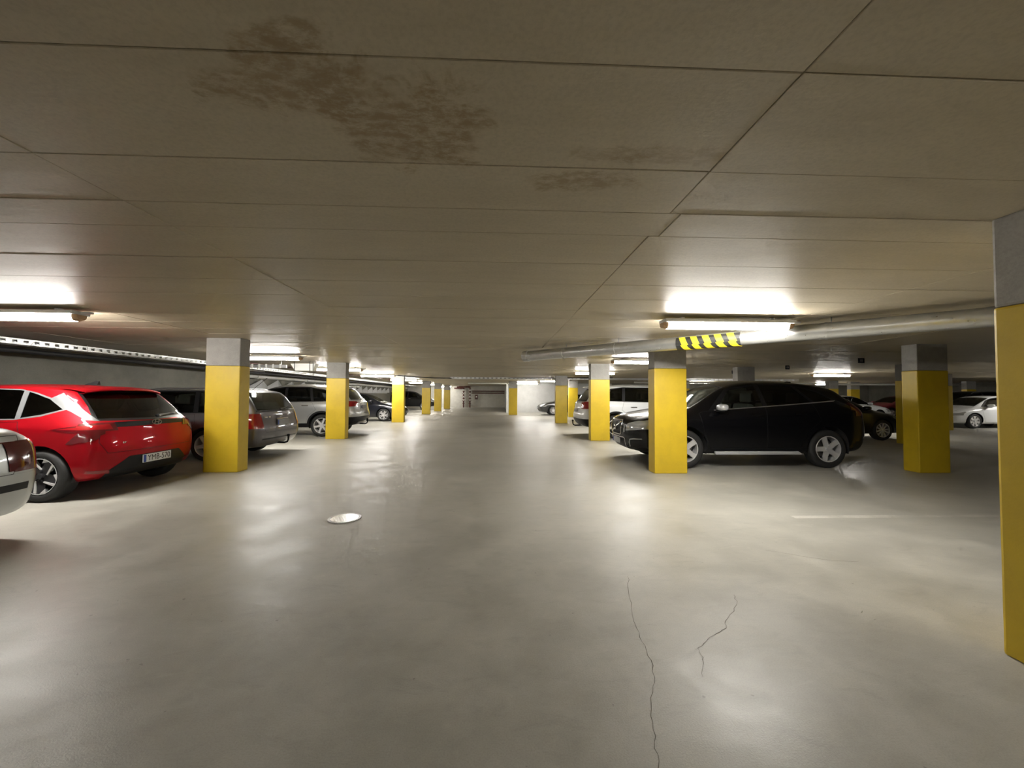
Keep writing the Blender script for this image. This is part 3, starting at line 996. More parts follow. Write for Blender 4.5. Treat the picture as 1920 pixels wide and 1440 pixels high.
    def plate(s, x, z, facing, text=None, m=M_PLATE, y=0.0, tilt=0.0, w=0.46, h=0.108):
        e = box('license_plate', (-0.006, 0.006, -w/2, w/2, -h/2, h/2), m, s.root, bev=0.004)
        sgn = -1 if facing == 'rear' else 1
        if x is None:
            xs_ = [s.surf_x(y+q*w*0.4, z+r_*h*0.45, facing) for q in (-1, 0, 1) for r_ in (-1, 0, 1)]
            x = min(xs_)-0.008 if facing == 'rear' else max(xs_)+0.008
        e.location = (s.X(x), y, z)
        if facing == 'rear': e.rotation_euler = (0, tilt, math.pi)
        else: e.rotation_euler = (0, -tilt, 0)
        b = box('plate_band', (0.006, 0.0075, -w/2+0.006, -w/2+0.046, -h/2+0.006, h/2-0.006), M_EUBLUE, e)
        if text:
            me = text_mesh(text, h*0.92, 0.0008)
            t = link('plate_lettering', me, mat('plate_ink', (0.02, 0.02, 0.02), 0.5), e)
            t.rotation_euler = (math.pi/2, 0, math.pi/2)
            t.location = (0.0072, 0.024, -0.002)
            xs = [v.co.x for v in me.vertices]
            kx = (w-0.09)/(max(xs)-min(xs))
            t.scale = (kx, 1.08, 1)
        return e
    def seats(s, xf, xr, m=M_SEAT, zs=0.30, ys=0.37):
        for (x, y) in ((xf, ys), (xf, -ys), (xr, ys), (xr, -ys)):
            bm = bmesh.new()
            X = s.X(x)
            add_box(bm, X-0.05, X+0.48, y-0.24, y+0.24, zs+0.05, zs+0.24, bev=0.05)
            add_box(bm, X-0.20, X-0.04, y-0.24, y+0.24, zs+0.15, zs+0.78, bev=0.05, rot=Matrix.Rotation(math.radians(-12), 3, 'Y'))
            add_box(bm, X-0.27, X-0.17, y-0.13, y+0.13, zs+0.80, zs+1.00, bev=0.04)
            bm_obj('seat', bm, m, s.root, True)
    def mirrors(s, x, z, m_cap, y=None, m_low=M_BLACK):
        y = y or s.W/2+0.07
        for side in (1, -1):
            bm = bmesh.new()
            bmesh.ops.create_uvsphere(bm, u_segments=16, v_segments=10, radius=1.0)
            for v in bm.verts:
                c = v.co
                v.co = Vector((s.X(x)+(abs(c.x)**0.7*(1 if c.x > 0 else -1))*0.085, side*y+(abs(c.y)**0.75*(1 if c.y > 0 else -1))*0.115, z+(abs(c.z)**0.7*(1 if c.z > 0 else -1))*0.062))
            bmesh.ops.recalc_face_normals(bm, faces=bm.faces)
            mo = bm_obj('wing_mirror', bm, m_cap, s.root, True)
            bm = bmesh.new()
            add_box(bm, s.X(x)-0.04, s.X(x)+0.05, side*y-0.15 if side > 0 else side*y-0.02, side*y+0.02 if side > 0 else side*y+0.15, z-0.085, z-0.045, bev=0.015)
            bm_obj('mirror_foot', bm, m_low, mo, True)
    def handles(s, xs, z, m, dz=0.0):
        for k, x in enumerate(xs):
            for side in (1, -1):
                y = s.surf_y(x, z+dz*k, side)
                bm = bmesh.new()
                add_box(bm, s.X(x)-0.105, s.X(x)+0.105, y-0.018, y+0.020, z+dz*k-0.018, z+dz*k+0.018, bev=0.012, seg=3)
                par = s.made.get(('door%d' % (k+1), side)) or s.root
                bm_obj('door_handle', bm, m, par, True)
    def rails(s, pts, r, m):
        for side in (1, -1):
            s.tube('roof_rail', [(x, side*y, z) for x, y, z in pts], r, m)
    def towbar(s, z=0.36, x=0.0):
        s.tube('tow_bar', [(x+0.25, 0, z-0.06), (x-0.06, 0, z-0.07), (x-0.12, 0, z-0.05), (x-0.14, 0, z), (x-0.14, 0, z+0.07)], 0.02, M_BLACK)
        bm = bmesh.new(); bmesh.ops.create_uvsphere(bm, u_segments=12, v_segments=8, radius=0.033, matrix=Matrix.Translation((s.X(x-0.14), 0, z+0.09)))
        bm_obj('tow_ball', bm, M_BLACK, s.root, True)

def lathe_ring(bm, prof, n=48):
    """revolve (radius, y) profile round the y axis"""
    rings = []
    for k in range(n):
        a = 2*math.pi*k/n
        rings.append([bm.verts.new((r*math.cos(a), y, r*math.sin(a))) for r, y in prof])
    for k in range(n):
        A, B = rings[k], rings[(k+1) % n]
        for q in range(len(prof)-1): bm.faces.new((A[q], B[q], B[q+1], A[q+1]))

WHEEL_CACHE = {}
def wheel_meshes(rw, rr, tw, style):
    key = (round(rw, 3), round(rr, 3), tw, style)
    if key in WHEEL_CACHE: return WHEEL_CACHE[key]
    h = tw/2
    bm = bmesh.new()
    lathe_ring(bm, [(rr*0.98, h*0.80), (rr+0.012, h*0.96), (rr+(rw-rr)*0.55, h), (rw-0.028, h*0.93), (rw-0.008, h*0.80), (rw, h*0.6), (rw, -h*0.6), (rw-0.01, -h*0.82), (rw-0.03, -h*0.95), (rr, -h*0.8)])
    bmesh.ops.recalc_face_normals(bm, faces=bm.faces)
    tm = bpy.data.meshes.new('wheel'); bm.to_mesh(tm); bm.free()
    for p in tm.polygons: p.use_smooth = True
    res = []
    def done(bm, name, k):
        bmesh.ops.recalc_face_normals(bm, faces=bm.faces)
        me = bpy.data.meshes.new(name); bm.to_mesh(me); bm.free(); res.append((name, me, k))
        for p in me.polygons: p.use_smooth = False
    bm = bmesh.new()
    lathe_ring(bm, [(rr*1.0, h*0.90), (rr*0.985, h*0.93), (rr*0.95, h*0.92), (rr*0.925, h*0.78), (rr*0.90, -h*0.7)], 40)
    done(bm, 'rim_barrel', 'b' if style == 'turbine' else 'a')
    bm = bmesh.new()
    bmesh.ops.create_cone(bm, cap_ends=True, segments=32, radius1=rr*0.66, radius2=rr*0.66, depth=0.02, matrix=Matrix.Translation((0, 0.0, 0)) @ Matrix.Rotation(math.pi/2, 4, 'X'))
    done(bm, 'brake_disc', 'd')
    bm = bmesh.new()
    bmesh.ops.create_cone(bm, cap_ends=True, segments=32, radius1=rr*0.93, radius2=rr*0.93, depth=0.01, matrix=Matrix.Translation((0, -h*0.6, 0)) @ Matrix.Rotation(math.pi/2, 4, 'X'))
    done(bm, 'wheel_back', 'b')
    # spokes: flat outline extruded along the axle
    def spoke(bm, a, outline, y0, y1, dish=0.0):
        c, sn = math.cos(a), math.sin(a)
        A, B = [], []
        for r, w in outline:
            x, z = r*c-w*sn, r*sn+w*c
            yy = y1-dish*(1-min(1.0, abs(r)/rr))
            A.append(bm.verts.new((x, y0, z))); B.append(bm.verts.new((x, yy, z)))
        n = len(A)
        for k in range(n): bm.faces.new((A[k], A[(k+1) % n], B[(k+1) % n], B[k]))
        bm.faces.new(A); bm.faces.new(B)
    y0, y1 = h*0.52, h*0.86
    if style == 'turbine':
        bm = bmesh.new()
        for k in range(5):
            a = 2*math.pi*k/5
            spoke(bm, a, [(rr*0.15, -0.06), (rr*0.93, -0.085), (rr*0.95, 0.03), (rr*0.15, 0.06)], y0*0.8, y1*0.9, 0.02)
        done(bm, 'spokes', 'b')
        bm = bmesh.new()
        for k in range(5):
            a = 2*math.pi*k/5
            spoke(bm, a, [(rr*0.30, 0.038), (rr*0.93, 0.004), (rr*0.94, 0.034), (rr*0.30, 0.052)], y0, y1*1.02, 0.015)
            spoke(bm, a, [(rr*0.62, -0.09), (rr*0.93, -0.115), (rr*0.95, -0.035), (rr*0.86, -0.05)], y0, y1*1.02, 0.01)
        lathe_ring(bm, [(rr*0.99, h*0.90), (rr*0.99, h*0.94), (rr*0.955, h*0.94), (rr*0.955, h*0.88)], 40)
        done(bm, 'rim_face', 'a')
    else:
        n, wi, wo, pair = {'five': (5, 0.042, 0.034, 0), 'fivewide': (5, 0.052, 0.046, 0), 'six': (6, 0.034, 0.028, 0), 'seven': (7, 0.032, 0.030, 0), 'multi': (10, 0.018, 0.015, 1), 'ten': (10, 0.020, 0.016, 0),
                           'cover': (7, 0.05, 0.058, 0)}[style]
        bm = bmesh.new()
        for k in range(n):
            a = 2*math.pi*k/n+(0.10*(1 if k % 2 else -1) if pair else 0)
            spoke(bm, a, [(rr*0.12, -wi), (rr*0.55, -wi*0.8), (rr*0.94, -wo), (rr*0.94, wo), (rr*0.55, wi*0.8), (rr*0.12, wi)], y0, y1, 0.018)
        lathe_ring(bm, [(rr*0.985, h*0.90), (rr*0.985, h*0.95), (rr*0.94, h*0.93), (rr*0.92, h*0.7)], 40)
        done(bm, 'spokes', 'a')
    bm = bmesh.new()
    bmesh.ops.create_cone(bm, cap_ends=True, segments=20, radius1=rr*0.20, radius2=rr*0.15, depth=h*0.5, matrix=Matrix.Translation((0, h*0.62, 0)) @ Matrix.Rotation(-math.pi/2, 4, 'X'))
    for k in range(5):
        a = 2*math.pi*(k+0.5)/5
        bmesh.ops.create_cone(bm, cap_ends=True, segments=6, radius1=0.011, radius2=0.011, depth=0.03, matrix=Matrix.Translation((rr*0.27*math.cos(a), h*0.72, rr*0.27*math.sin(a))) @ Matrix.Rotation(math.pi/2, 4, 'X'))
    done(bm, 'hub', 'b' if style == 'turbine' else 'a')
    WHEEL_CACHE[key] = (tm, res)
    return tm, res

def clone_car(proto, name, label, loc, heading, matmap, skip=('wheel',), group=None):
    """copy of a finished car with its parts and sub-parts; paint and other materials exchanged"""
    import copy as _copy
    c = _copy.copy(proto)
    c.root = empty(name, (loc[0], loc[1], 0), heading)
    tag(c.root, label, 'car', group)
    cache = {}
    def rec(o, par):
        n = o.copy()
        if o.data is not None and o.data.materials and o.data.materials[0] in matmap:
            if o.data.name not in cache:
                me = o.data.copy(); me.materials[0] = matmap[o.data.materials[0]]; cache[o.data.name] = me
            n.data = cache[o.data.name]
        COL.objects.link(n); n.parent = par
        for ch in o.children: rec(ch, n)
    for ch in proto.root.children:
        if any(ch.name.split('.')[0] == k for k in skip): continue
        rec(ch, c.root)
    return c
# ------------------------------------------------------------------ body shapes (x measured from the rear bumper)
HATCH = dict(L=4.04, W=1.775, wb=2.58, ro=0.63, rw=0.318, ra=0.365, zb=0.20, sh=0.09,
    st=[0.07, 0.16, 0.34, 0.50, 0.62, 1.0, 1.5, 2.0, 2.45, 2.75, 3.10, 3.28, 3.6, 3.85, 3.97],
    top=[(0.07, 0.98), (0.16, 1.06), (0.34, 1.26), (0.50, 1.40), (0.62, 1.435), (1.0, 1.465), (1.5, 1.47), (2.0, 1.455), (2.45, 1.41), (2.75, 1.26), (3.10, 1.06), (3.28, 0.99), (3.6, 0.92), (3.85, 0.82), (3.97, 0.72)],
    crown=[(0, 0.03), (0.5, 0.05), (2.4, 0.05), (3.1, 0.03), (4, 0.04)],
    belt=[(0.07, 0.91), (0.34, 0.97), (0.8, 0.99), (2.0, 0.96), (3.1, 0.92), (3.6, 0.84), (3.85, 0.74), (3.97, 0.63)],
    ye=[(0.07, 0.80), (0.34, 0.74), (0.62, 0.70), (1.5, 0.70), (2.45, 0.68), (2.75, 0.70), (3.1, 0.75), (3.6, 0.78), (3.97, 0.72)],
    pw=[(0.07, 0.90), (0.16, 0.945), (0.34, 0.975), (0.8, 1.0), (3.1, 1.0), (3.6, 0.97), (3.85, 0.91), (3.97, 0.84)],
    xr=[0.07, -0.01, -0.06, -0.01, 0.0, 0.0], xf=[-0.05, 0.0, 0.06, 0.04, 0.02, 0.0], bulge_r=0.08, bulge_f=0.13, lift=[(0, 0.05), (0.4, 0.0), (3.6, 0.0), (4.0, 0.03)], crease={3: 0.45, 5: 0.55}, xcrease={3: 0.4, 0: 0.4})
WAGON = dict(L=4.40, W=1.735, wb=2.515, ro=1.02, rw=0.312, ra=0.355, zb=0.21, sh=0.10,
    st=[0.09, 0.16, 0.30, 0.42, 0.55, 1.1, 1.7, 2.3, 2.7, 3.0, 3.35, 3.52, 3.85, 4.2, 4.33],
    top=[(0.09, 0.985), (0.16, 1.09), (0.30, 1.32), (0.42, 1.425), (0.55, 1.435), (1.1, 1.455), (1.7, 1.46), (2.3, 1.45), (2.7, 1.40), (3.0, 1.23), (3.35, 1.02), (3.52, 0.97), (3.85, 0.92), (4.2, 0.82), (4.33, 0.72)],
    crown=[(0, 0.03), (0.5, 0.05), (2.7, 0.05), (3.35, 0.03), (4.4, 0.04)],
    belt=[(0.09, 0.91), (0.3, 0.93), (2.4, 0.92), (3.35, 0.90), (3.85, 0.85), (4.2, 0.75), (4.33, 0.63)],
    ye=[(0.09, 0.90), (0.3, 0.83), (0.55, 0.785), (1.1, 0.76), (2.7, 0.71), (3.0, 0.72), (3.35, 0.77), (4.33, 0.74)],
    pw=[(0.09, 0.955), (0.16, 0.975), (0.3, 0.99), (0.9, 1.0), (3.4, 1.0), (3.85, 0.97), (4.2, 0.91), (4.33, 0.84)],
    xr=[0.06, -0.03, -0.10, -0.02, 0.0, 0.0], xf=[-0.04, 0.01, 0.06, 0.04, 0.02, 0.0], bulge_r=0.05, bulge_f=0.12, lift=[(0, 0.06), (0.5, 0.0), (4.4, 0.0)], crease={3: 0.3, 5: 0.55}, xcrease={3: 0.4, 0: 0.4})
CRV = dict(L=4.55, W=1.82, wb=2.62, ro=1.0, rw=0.35, ra=0.405, zb=0.27, sh=0.11,
    st=[0.09, 0.18, 0.36, 0.50, 0.64, 1.2, 1.8, 2.35, 2.75, 3.05, 3.42, 3.6, 3.95, 4.33, 4.47],
    top=[(0.09, 1.10), (0.18, 1.20), (0.36, 1.44), (0.50, 1.58), (0.64, 1.615), (1.2, 1.66), (1.8, 1.685), (2.35, 1.67), (2.75, 1.60), (3.05, 1.42), (3.42, 1.17), (3.6, 1.11), (3.95, 1.05), (4.33, 0.95), (4.47, 0.84)],
    crown=[(0, 0.03), (0.5, 0.07), (2.7, 0.07), (3.4, 0.03), (4.5, 0.04)],
    belt=[(0.09, 1.02), (0.36, 1.10), (0.8, 1.10), (2.4, 1.06), (3.42, 1.03), (3.95, 0.97), (4.33, 0.87), (4.47, 0.74)],
    ye=[(0.09, 0.82), (0.36, 0.74), (0.64, 0.70), (2.75, 0.69), (3.05, 0.71), (3.42, 0.76), (4.47, 0.72)],
    pw=[(0.09, 0.90), (0.18, 0.945), (0.36, 0.975), (0.9, 1.0), (3.5, 1.0), (3.95, 0.97), (4.33, 0.91), (4.47, 0.84)], mid=[(0, 0.66)],
    xr=[0.10, -0.02, -0.09, 0.0, 0.0, 0.0], xf=[-0.06, 0.0, 0.06, 0.04, 0.02, 0.0], bulge_r=0.09, bulge_f=0.12, lift=[(0, 0.10), (0.6, 0.0), (4.1, 0.0), (4.5, 0.05)], crease={3: 0.35, 5: 0.45}, xcrease={3: 0.35, 0: 0.35})
SORENTO = dict(L=4.68, W=1.885, wb=2.70, ro=1.04, rw=0.365, ra=0.425, zb=0.28, sh=0.11,
    st=[0.09, 0.18, 0.34, 0.46, 0.60, 1.2, 1.8, 2.4, 2.8, 3.1, 3.48, 3.66, 4.0, 4.42, 4.58],
    top=[(0.09, 1.12), (0.18, 1.24), (0.34, 1.48), (0.46, 1.60), (0.60, 1.65), (1.2, 1.69), (1.8, 1.70), (2.4, 1.685), (2.8, 1.62), (3.1, 1.44), (3.48, 1.19), (3.66, 1.13), (4.0, 1.07), (4.42, 0.97), (4.58, 0.86)],
    crown=[(0, 0.03), (0.5, 0.06), (2.8, 0.06), (3.4, 0.03), (4.6, 0.04)],
    belt=[(0.09, 1.03), (0.34, 1.12), (0.8, 1.14), (2.4, 1.10), (3.48, 1.06), (4.0, 1.0), (4.42, 0.88), (4.58, 0.76)],
    ye=[(0.09, 0.84), (0.34, 0.77), (0.60, 0.73), (2.8, 0.71), (3.1, 0.72), (3.48, 0.77), (4.58, 0.72)],
    pw=[(0.09, 0.90), (0.18, 0.945), (0.34, 0.975), (0.9, 1.0), (3.5, 1.0), (4.0, 0.97), (4.42, 0.91), (4.58, 0.84)], mid=[(0, 0.68)],
    xr=[0.10, -0.02, -0.09, 0.0, 0.0, 0.0], xf=[-0.06, 0.0, 0.06, 0.04, 0.02, 0.0], bulge_r=0.09, bulge_f=0.12, lift=[(0, 0.10), (0.6, 0.0), (4.1, 0.0), (4.6, 0.05)], crease={3: 0.35, 5: 0.45}, xcrease={3: 0.35, 0: 0.35})
XCSUV = dict(L=4.62, W=1.89, wb=2.74, ro=0.96, rw=0.358, ra=0.42, zb=0.25, sh=0.11,
    st=[0.18, 0.27, 0.45, 0.63, 0.82, 1.3, 1.9, 2.4, 2.75, 3.08, 3.46, 3.64, 3.95, 4.36, 4.53],
    top=[(0.18, 1.12), (0.27, 1.22), (0.45, 1.42), (0.63, 1.54), (0.82, 1.595), (1.3, 1.655), (1.9, 1.68), (2.4, 1.665), (2.75, 1.60), (3.08, 1.42), (3.46, 1.16), (3.64, 1.11), (3.95, 1.075), (4.36, 1.00), (4.53, 0.93)],
    crown=[(0, 0.03), (0.5, 0.07), (2.7, 0.07), (3.4, 0.04), (4.6, 0.05)],
    belt=[(0.10, 1.04), (0.40, 1.22), (0.84, 1.23), (1.8, 1.15), (3.08, 1.06), (3.46, 1.03), (3.95, 0.99), (4.36, 0.91), (4.53, 0.83)],
    ye=[(0.10, 0.80), (0.40, 0.72), (0.80, 0.69), (2.75, 0.68), (3.08, 0.70), (3.46, 0.76), (4.53, 0.66)],
    pw=[(0.18, 0.88), (0.27, 0.93), (0.45, 0.965), (0.9, 1.0), (3.5, 1.0), (3.95, 0.97), (4.36, 0.89), (4.53, 0.80)], mid=[(0, 0.66)],
    xr=[0.12, 0.0, -0.10, -0.02, 0.0, 0.0], xf=[-0.08, 0.0, 0.05, 0.05, 0.04, 0.02], bulge_r=0.10, bulge_f=0.16, lift=[(0, 0.10), (0.6, 0.0), (4.0, 0.0), (4.6, 0.03)], crease={3: 0.5, 5: 0.45}, xcrease={3: 0.3, 0: 0.35}, spin=0)
SEDAN = dict(L=4.55, W=1.78, wb=2.70, ro=0.97, rw=0.318, ra=0.362, zb=0.19, sh=0.09,
    st=[0.09, 0.16, 0.40, 0.72, 1.02, 1.35, 1.8, 2.3, 2.65, 3.0, 3.40, 3.56, 3.95, 4.35, 4.48],
    top=[(0.09, 1.00), (0.16, 1.045), (0.40, 1.07), (0.72, 1.10), (1.02, 1.24), (1.35, 1.395), (1.8, 1.44), (2.3, 1.44), (2.65, 1.385), (3.0, 1.22), (3.40, 1.01), (3.56, 0.95), (3.95, 0.89), (4.35, 0.78), (4.48, 0.68)],
    crown=[(0, 0.025), (1.2, 0.05), (2.6, 0.05), (3.4, 0.03), (4.5, 0.04)],
    belt=[(0.09, 0.92), (0.40, 0.97), (0.9, 0.98), (2.0, 0.94), (3.40, 0.89), (3.95, 0.82), (4.35, 0.70), (4.48, 0.60)],
    ye=[(0.09, 0.78), (0.72, 0.76), (1.02, 0.72), (1.35, 0.68), (2.65, 0.67), (3.0, 0.70), (3.4, 0.75), (4.48, 0.70)],
    pw=[(0.09, 0.90), (0.16, 0.94), (0.40, 0.975), (0.9, 1.0), (3.4, 1.0), (3.95, 0.965), (4.35, 0.89), (4.48, 0.82)],
    xr=[0.08, 0.0, -0.06, -0.02, 0.0, 0.0], xf=[-0.06, 0.0, 0.06, 0.04, 0.02, 0.0], bulge_r=0.08, bulge_f=0.14, lift=[(0, 0.07), (0.5, 0.0), (4.0, 0.0), (4.5, 0.03)], crease={3: 0.35, 5: 0.4}, xcrease={0: 0.35})

def common_table(glass=None, trim=M_BLACK, lamp_tail=M_TAIL, clad=M_BLACK, seam=M_DARK, pm=None, bumper=None):
    g = glass or GLASS
    T = {'seam': ('door_gaps', seam, -0.004, False, None), 'window_trim': ('window_trim', trim, 0.001, True, None),
         'ws': ('windscreen', g, -0.003, False, None), 'rw': ('tailgate_window', g, -0.003, False, None), 'ws_trim': ('windscreen_seal', M_BLACK, 0.0, False, None), 'rw_trim': ('tailgate_seal', M_BLACK, 0.0, False, None),
         'tail': ('tail_light', lamp_tail, 0.006, True, None), 'tail2': ('tail_light_lens', M_TAIL, 0.008, True, 'tail'), 'head': ('headlight', M_LAMP, 0.004, True, None),
         'clad': ('sill_cladding', clad, 0.003, False, None), 'bumper': ('bumper', bumper or pm, 0.003, False, None),
         'door1': ('door', pm, 0.0, True, None), 'door2': ('door', pm, 0.0, True, None), 'win1': ('door_window', g, -0.004, True, 'door1'), 'win2': ('door_window', g, -0.004, True, 'door2'),
         'win3': ('quarter_window', g, -0.004, True, None), 'grille': ('grille', M_BLACK, -0.012, False, None), 'grille_frame': ('grille_frame', M_CHROME, 0.006, False, None),
         'hatch': ('tailgate', pm, 0.0, False, None), 'hood': ('bonnet', pm, 0.0, False, None), 'lower': ('lower_grille', M_BLACK, -0.008, False, None),
         'fog': ('reflector', M_TAIL, 0.004, True, None), 'pillar': ('pillar_trim', M_TRIMGREY, 0.002, True, None), 'archtrim': ('wheel_arch_trim', clad, 0.006, False, None),
         'badge_panel': ('black_panel', M_BLACK, 0.003, False, None)}
    return T

def arch_trim(c, wdt, tg='archtrim', only=('', 'door1', 'door2', 'bumper', 'seam')):
    sp = c.sp
    for xw in (sp['ro'], sp['ro']+sp['wb']):
        rr = sp['ra']+wdt; zc = sp['rw']+0.01
        pts = [(xw+rr*math.cos(a), zc+rr*math.sin(a)) for a in [math.radians(-32+244*k/22) for k in range(23)]]
        c.region('side', pts, tg, only=only)

def oval(cx, cy, rx, ry, n=20): return [(cx+rx*math.cos(2*math.pi*k/n), cy+ry*math.sin(2*math.pi*k/n)) for k in range(n)]

# ------------------------------------------------------------------ red hatchback
def red_hatch():
    c = Car('hatchback', 'red hatchback parked tail-out on the left beside the yellow column', HATCH, (-4.94-2.02, 5.84), math.pi)
    pm = paint('red_paint', (0.36, 0.004, 0.010), 0.55, 0.40, 0.35, 0.10)
    trim = M_TRIMGREY
    # side glass
    c.window([(2.92, 0.985), (2.46, 1.325), (1.78, 1.395), (1.76, 0.995)], 'win1', tw=0.011, side=0)
    c.region('side', [(1.70, 0.995), (1.72, 1.40), (1.12, 1.385), (0.92, 1.345), (0.70, 1.275), (0.45, 1.13), (0.70, 1.045), (0.98, 1.005)], 'window_trim')
    c.region('side', [(1.689, 1.006), (1.709, 1.389), (1.12, 1.372), (1.075, 1.362), (0.985, 1.018)], 'win2', only=('window_trim',))
    c.region('side', [(0.925, 1.028), (1.005, 1.350), (0.90, 1.322), (0.71, 1.258), (0.50, 1.132), (0.71, 1.066)], 'win3', only=('window_trim',))
    c.region('side', [(0.47, 1.13), (0.70, 1.275), (0.60, 1.34), (0.30, 1.12), (0.12, 0.98), (0.22, 1.0), (0.40, 1.10)], 'pillar', lim=0.2)
    # screens
    c.region('top', [(2.44, -0.56), (3.16, -0.68), (3.16, 0.68), (2.44, 0.56)], 'ws_trim', lim=0.2); c.region('top', [(2.47, -0.53), (3.13, -0.65), (3.13, 0.65), (2.47, 0.53)], 'ws', only=('ws_trim',), lim=0.2)
    rw = [(-0.70, 0.985), (-0.57, 1.375), (0.57, 1.375), (0.70, 0.985), (0.0, 0.965)]
    c.region('rear', rw, 'rw_trim', lim=0.15); c.region('rear', poly_offset(rw, 0.03), 'rw', only=('rw_trim',), lim=0.15)
    # tail lamps: pointed upper blade with a slanting lower blade, joined by a dark band under the glass
    c.region('rear', [(-0.72, 0.90), (0.72, 0.90), (0.70, 0.96), (-0.70, 0.96)], 'badge_panel', only=('', 'pillar'), lim=0.15)
    c.region('side', [(0.52, 0.885), (0.34, 0.915), (0.02, 0.96), (-0.02, 0.88), (0.14, 0.865), (0.20, 0.845), (0.40, 0.865)], 'tail', only=('', 'pillar', 'badge_panel'), lim=0.25)
    c.region('rear', [(0.52, 0.855), (0.90, 0.855), (0.90, 0.955), (0.55, 0.955)], 'tail', only=('', 'pillar', 'badge_panel'), lim=0.25, mirror=True)
    c.region('side', [(0.20, 0.85), (0.12, 0.87), (0.02, 0.87), (0.08, 0.76), (0.26, 0.705), (0.33, 0.705)], 'tail', lim=0.25)
    c.region('rear', [(0.70, 0.86), (0.80, 0.86), (0.84, 0.72), (0.74, 0.76)], 'tail', lim=0.25, mirror=True)
    c.region('side', [(0.44, 0.885), (0.02, 0.94), (0.0, 0.90), (0.20, 0.875)], 'tail2', only=('tail',), lim=0.25)
    c.region('rear', [(0.58, 0.875), (0.86, 0.875), (0.86, 0.92), (0.60, 0.94)], 'tail2', only=('tail',), lim=0.25, mirror=True)
    # lower black valance with reflectors
    c.region('rear', [(-0.66, 0.10), (0.66, 0.10), (0.62, 0.34), (0.40, 0.50), (-0.40, 0.50), (-0.62, 0.34)], 'lower', lim=0.15)
    c.region('rear', [(0.58, 0.30), (0.80, 0.34), (0.80, 0.37), (0.60, 0.345)], 'fog', only=('', 'lower'), lim=0.2, mirror=True)
    # tailgate and doors
    c.region('rear', [(-0.66, 0.57), (0.66, 0.57), (0.74, 0.72), (0.70, 0.90), (-0.70, 0.90), (-0.74, 0.72)], 'seam', lim=0.3)
    c.region('rear', poly_offset([(-0.66, 0.57), (0.66, 0.57), (0.74, 0.72), (0.70, 0.90), (-0.70, 0.90), (-0.74, 0.72)], 0.005), 'hatch', only=('seam',), lim=0.3)
    c.door([(3.06, 0.90), (2.98, 0.97), (1.735, 0.96), (1.735, 0.30), (2.86, 0.30), (2.98, 0.55)], 'door1')
    c.door([(1.73, 0.96), (1.73, 0.30), (1.10, 0.30), (1.02, 0.55), (0.80, 0.75), (0.93, 0.985)], 'door2')
    c.region('front', [(-0.62, 0.30), (0.62, 0.30), (0.70, 0.55), (-0.70, 0.55)], 'grille')
    c.region('front', [(0.45, 0.60), (0.80, 0.60), (0.80, 0.72), (0.50, 0.68)], 'head', mirror=True)
    c.region('side', [(0.9, 0.10), (3.3, 0.10), (3.3, 0.265), (0.9, 0.265)], 'clad', only=('', 'seam', 'door1', 'door2'))
    c.arches()
    T = common_table(GLASS_DK, trim, M_TAILD, pm=pm)
    T['lower'] = ('lower_valance', M_BLACK, 0.004, False, None)
    c.parts(T, pm)
    c.wheels('turbine')
    c.seats(2.1, 1.25)
    c.handles((2.0, 1.22), 0.86, pm)
    c.mirrors(2.86, 1.03, pm)
    c.plate(None, 0.435, 'rear', 'YMB-570', tilt=0.0, w=0.46, h=0.112)
    # roof spoiler, fin, wiper, badge
    bm = bmesh.new()
    n = 12
    rows = []
    for (x, z, hw, dz) in ((0.62, 1.437, 0.60, 0.0), (0.47, 1.425, 0.60, 0.0), (0.36, 1.395, 0.57, 0.0), (0.37, 1.372, 0.57, 0.0), (0.50, 1.385, 0.585, 0.0)):
        rows.append([bm.verts.new((c.X(x+0.05*(abs(k-n/2)/(n/2))**2), hw*(2*k/n-1), z-0.045*(abs(2*k/n-1))**3)) for k in range(n+1)])
    for a, b in zip(rows, rows[1:]):
        for k in range(n): bm.faces.new((a[k], a[k+1], b[k+1], b[k]))
    bmesh.ops.recalc_face_normals(bm, faces=bm.faces)
    bm_obj('roof_spoiler', bm, pm, c.root, True)
    bm = bmesh.new()
    pts = [(0.98, 1.458), (0.80, 1.455), (0.795, 1.51), (0.83, 1.515)]
    for s_ in (1, -1): pass
    A = [bm.verts.new((c.X(x), 0.026 if z < 1.48 else 0.007, z)) for x, z in pts]; B = [bm.verts.new((c.X(x), -0.026 if z < 1.48 else -0.007, z)) for x, z in pts]
    for k in range(4): bm.faces.new((A[k], A[(k+1) % 4], B[(k+1) % 4], B[k]))
    bm.faces.new(A); bm.faces.new(B); bmesh.ops.recalc_face_normals(bm, faces=bm.faces)
    bm_obj('antenna_fin', bm, M_BLACK, c.root)
    c.tube('wiper', [(0.055, -0.10, 1.01), (0.085, -0.24, 1.025), (0.13, -0.50, 1.045)], [0.028, 0.015, 0.008], M_BLACK)
    # oval badge with a slanted letter
    e = empty('badge'); e.parent = c.root; e.location = (c.X(0.005), 0, 0.925); e.rotation_euler = (0, -0.25, 0)
    return c, e, pm
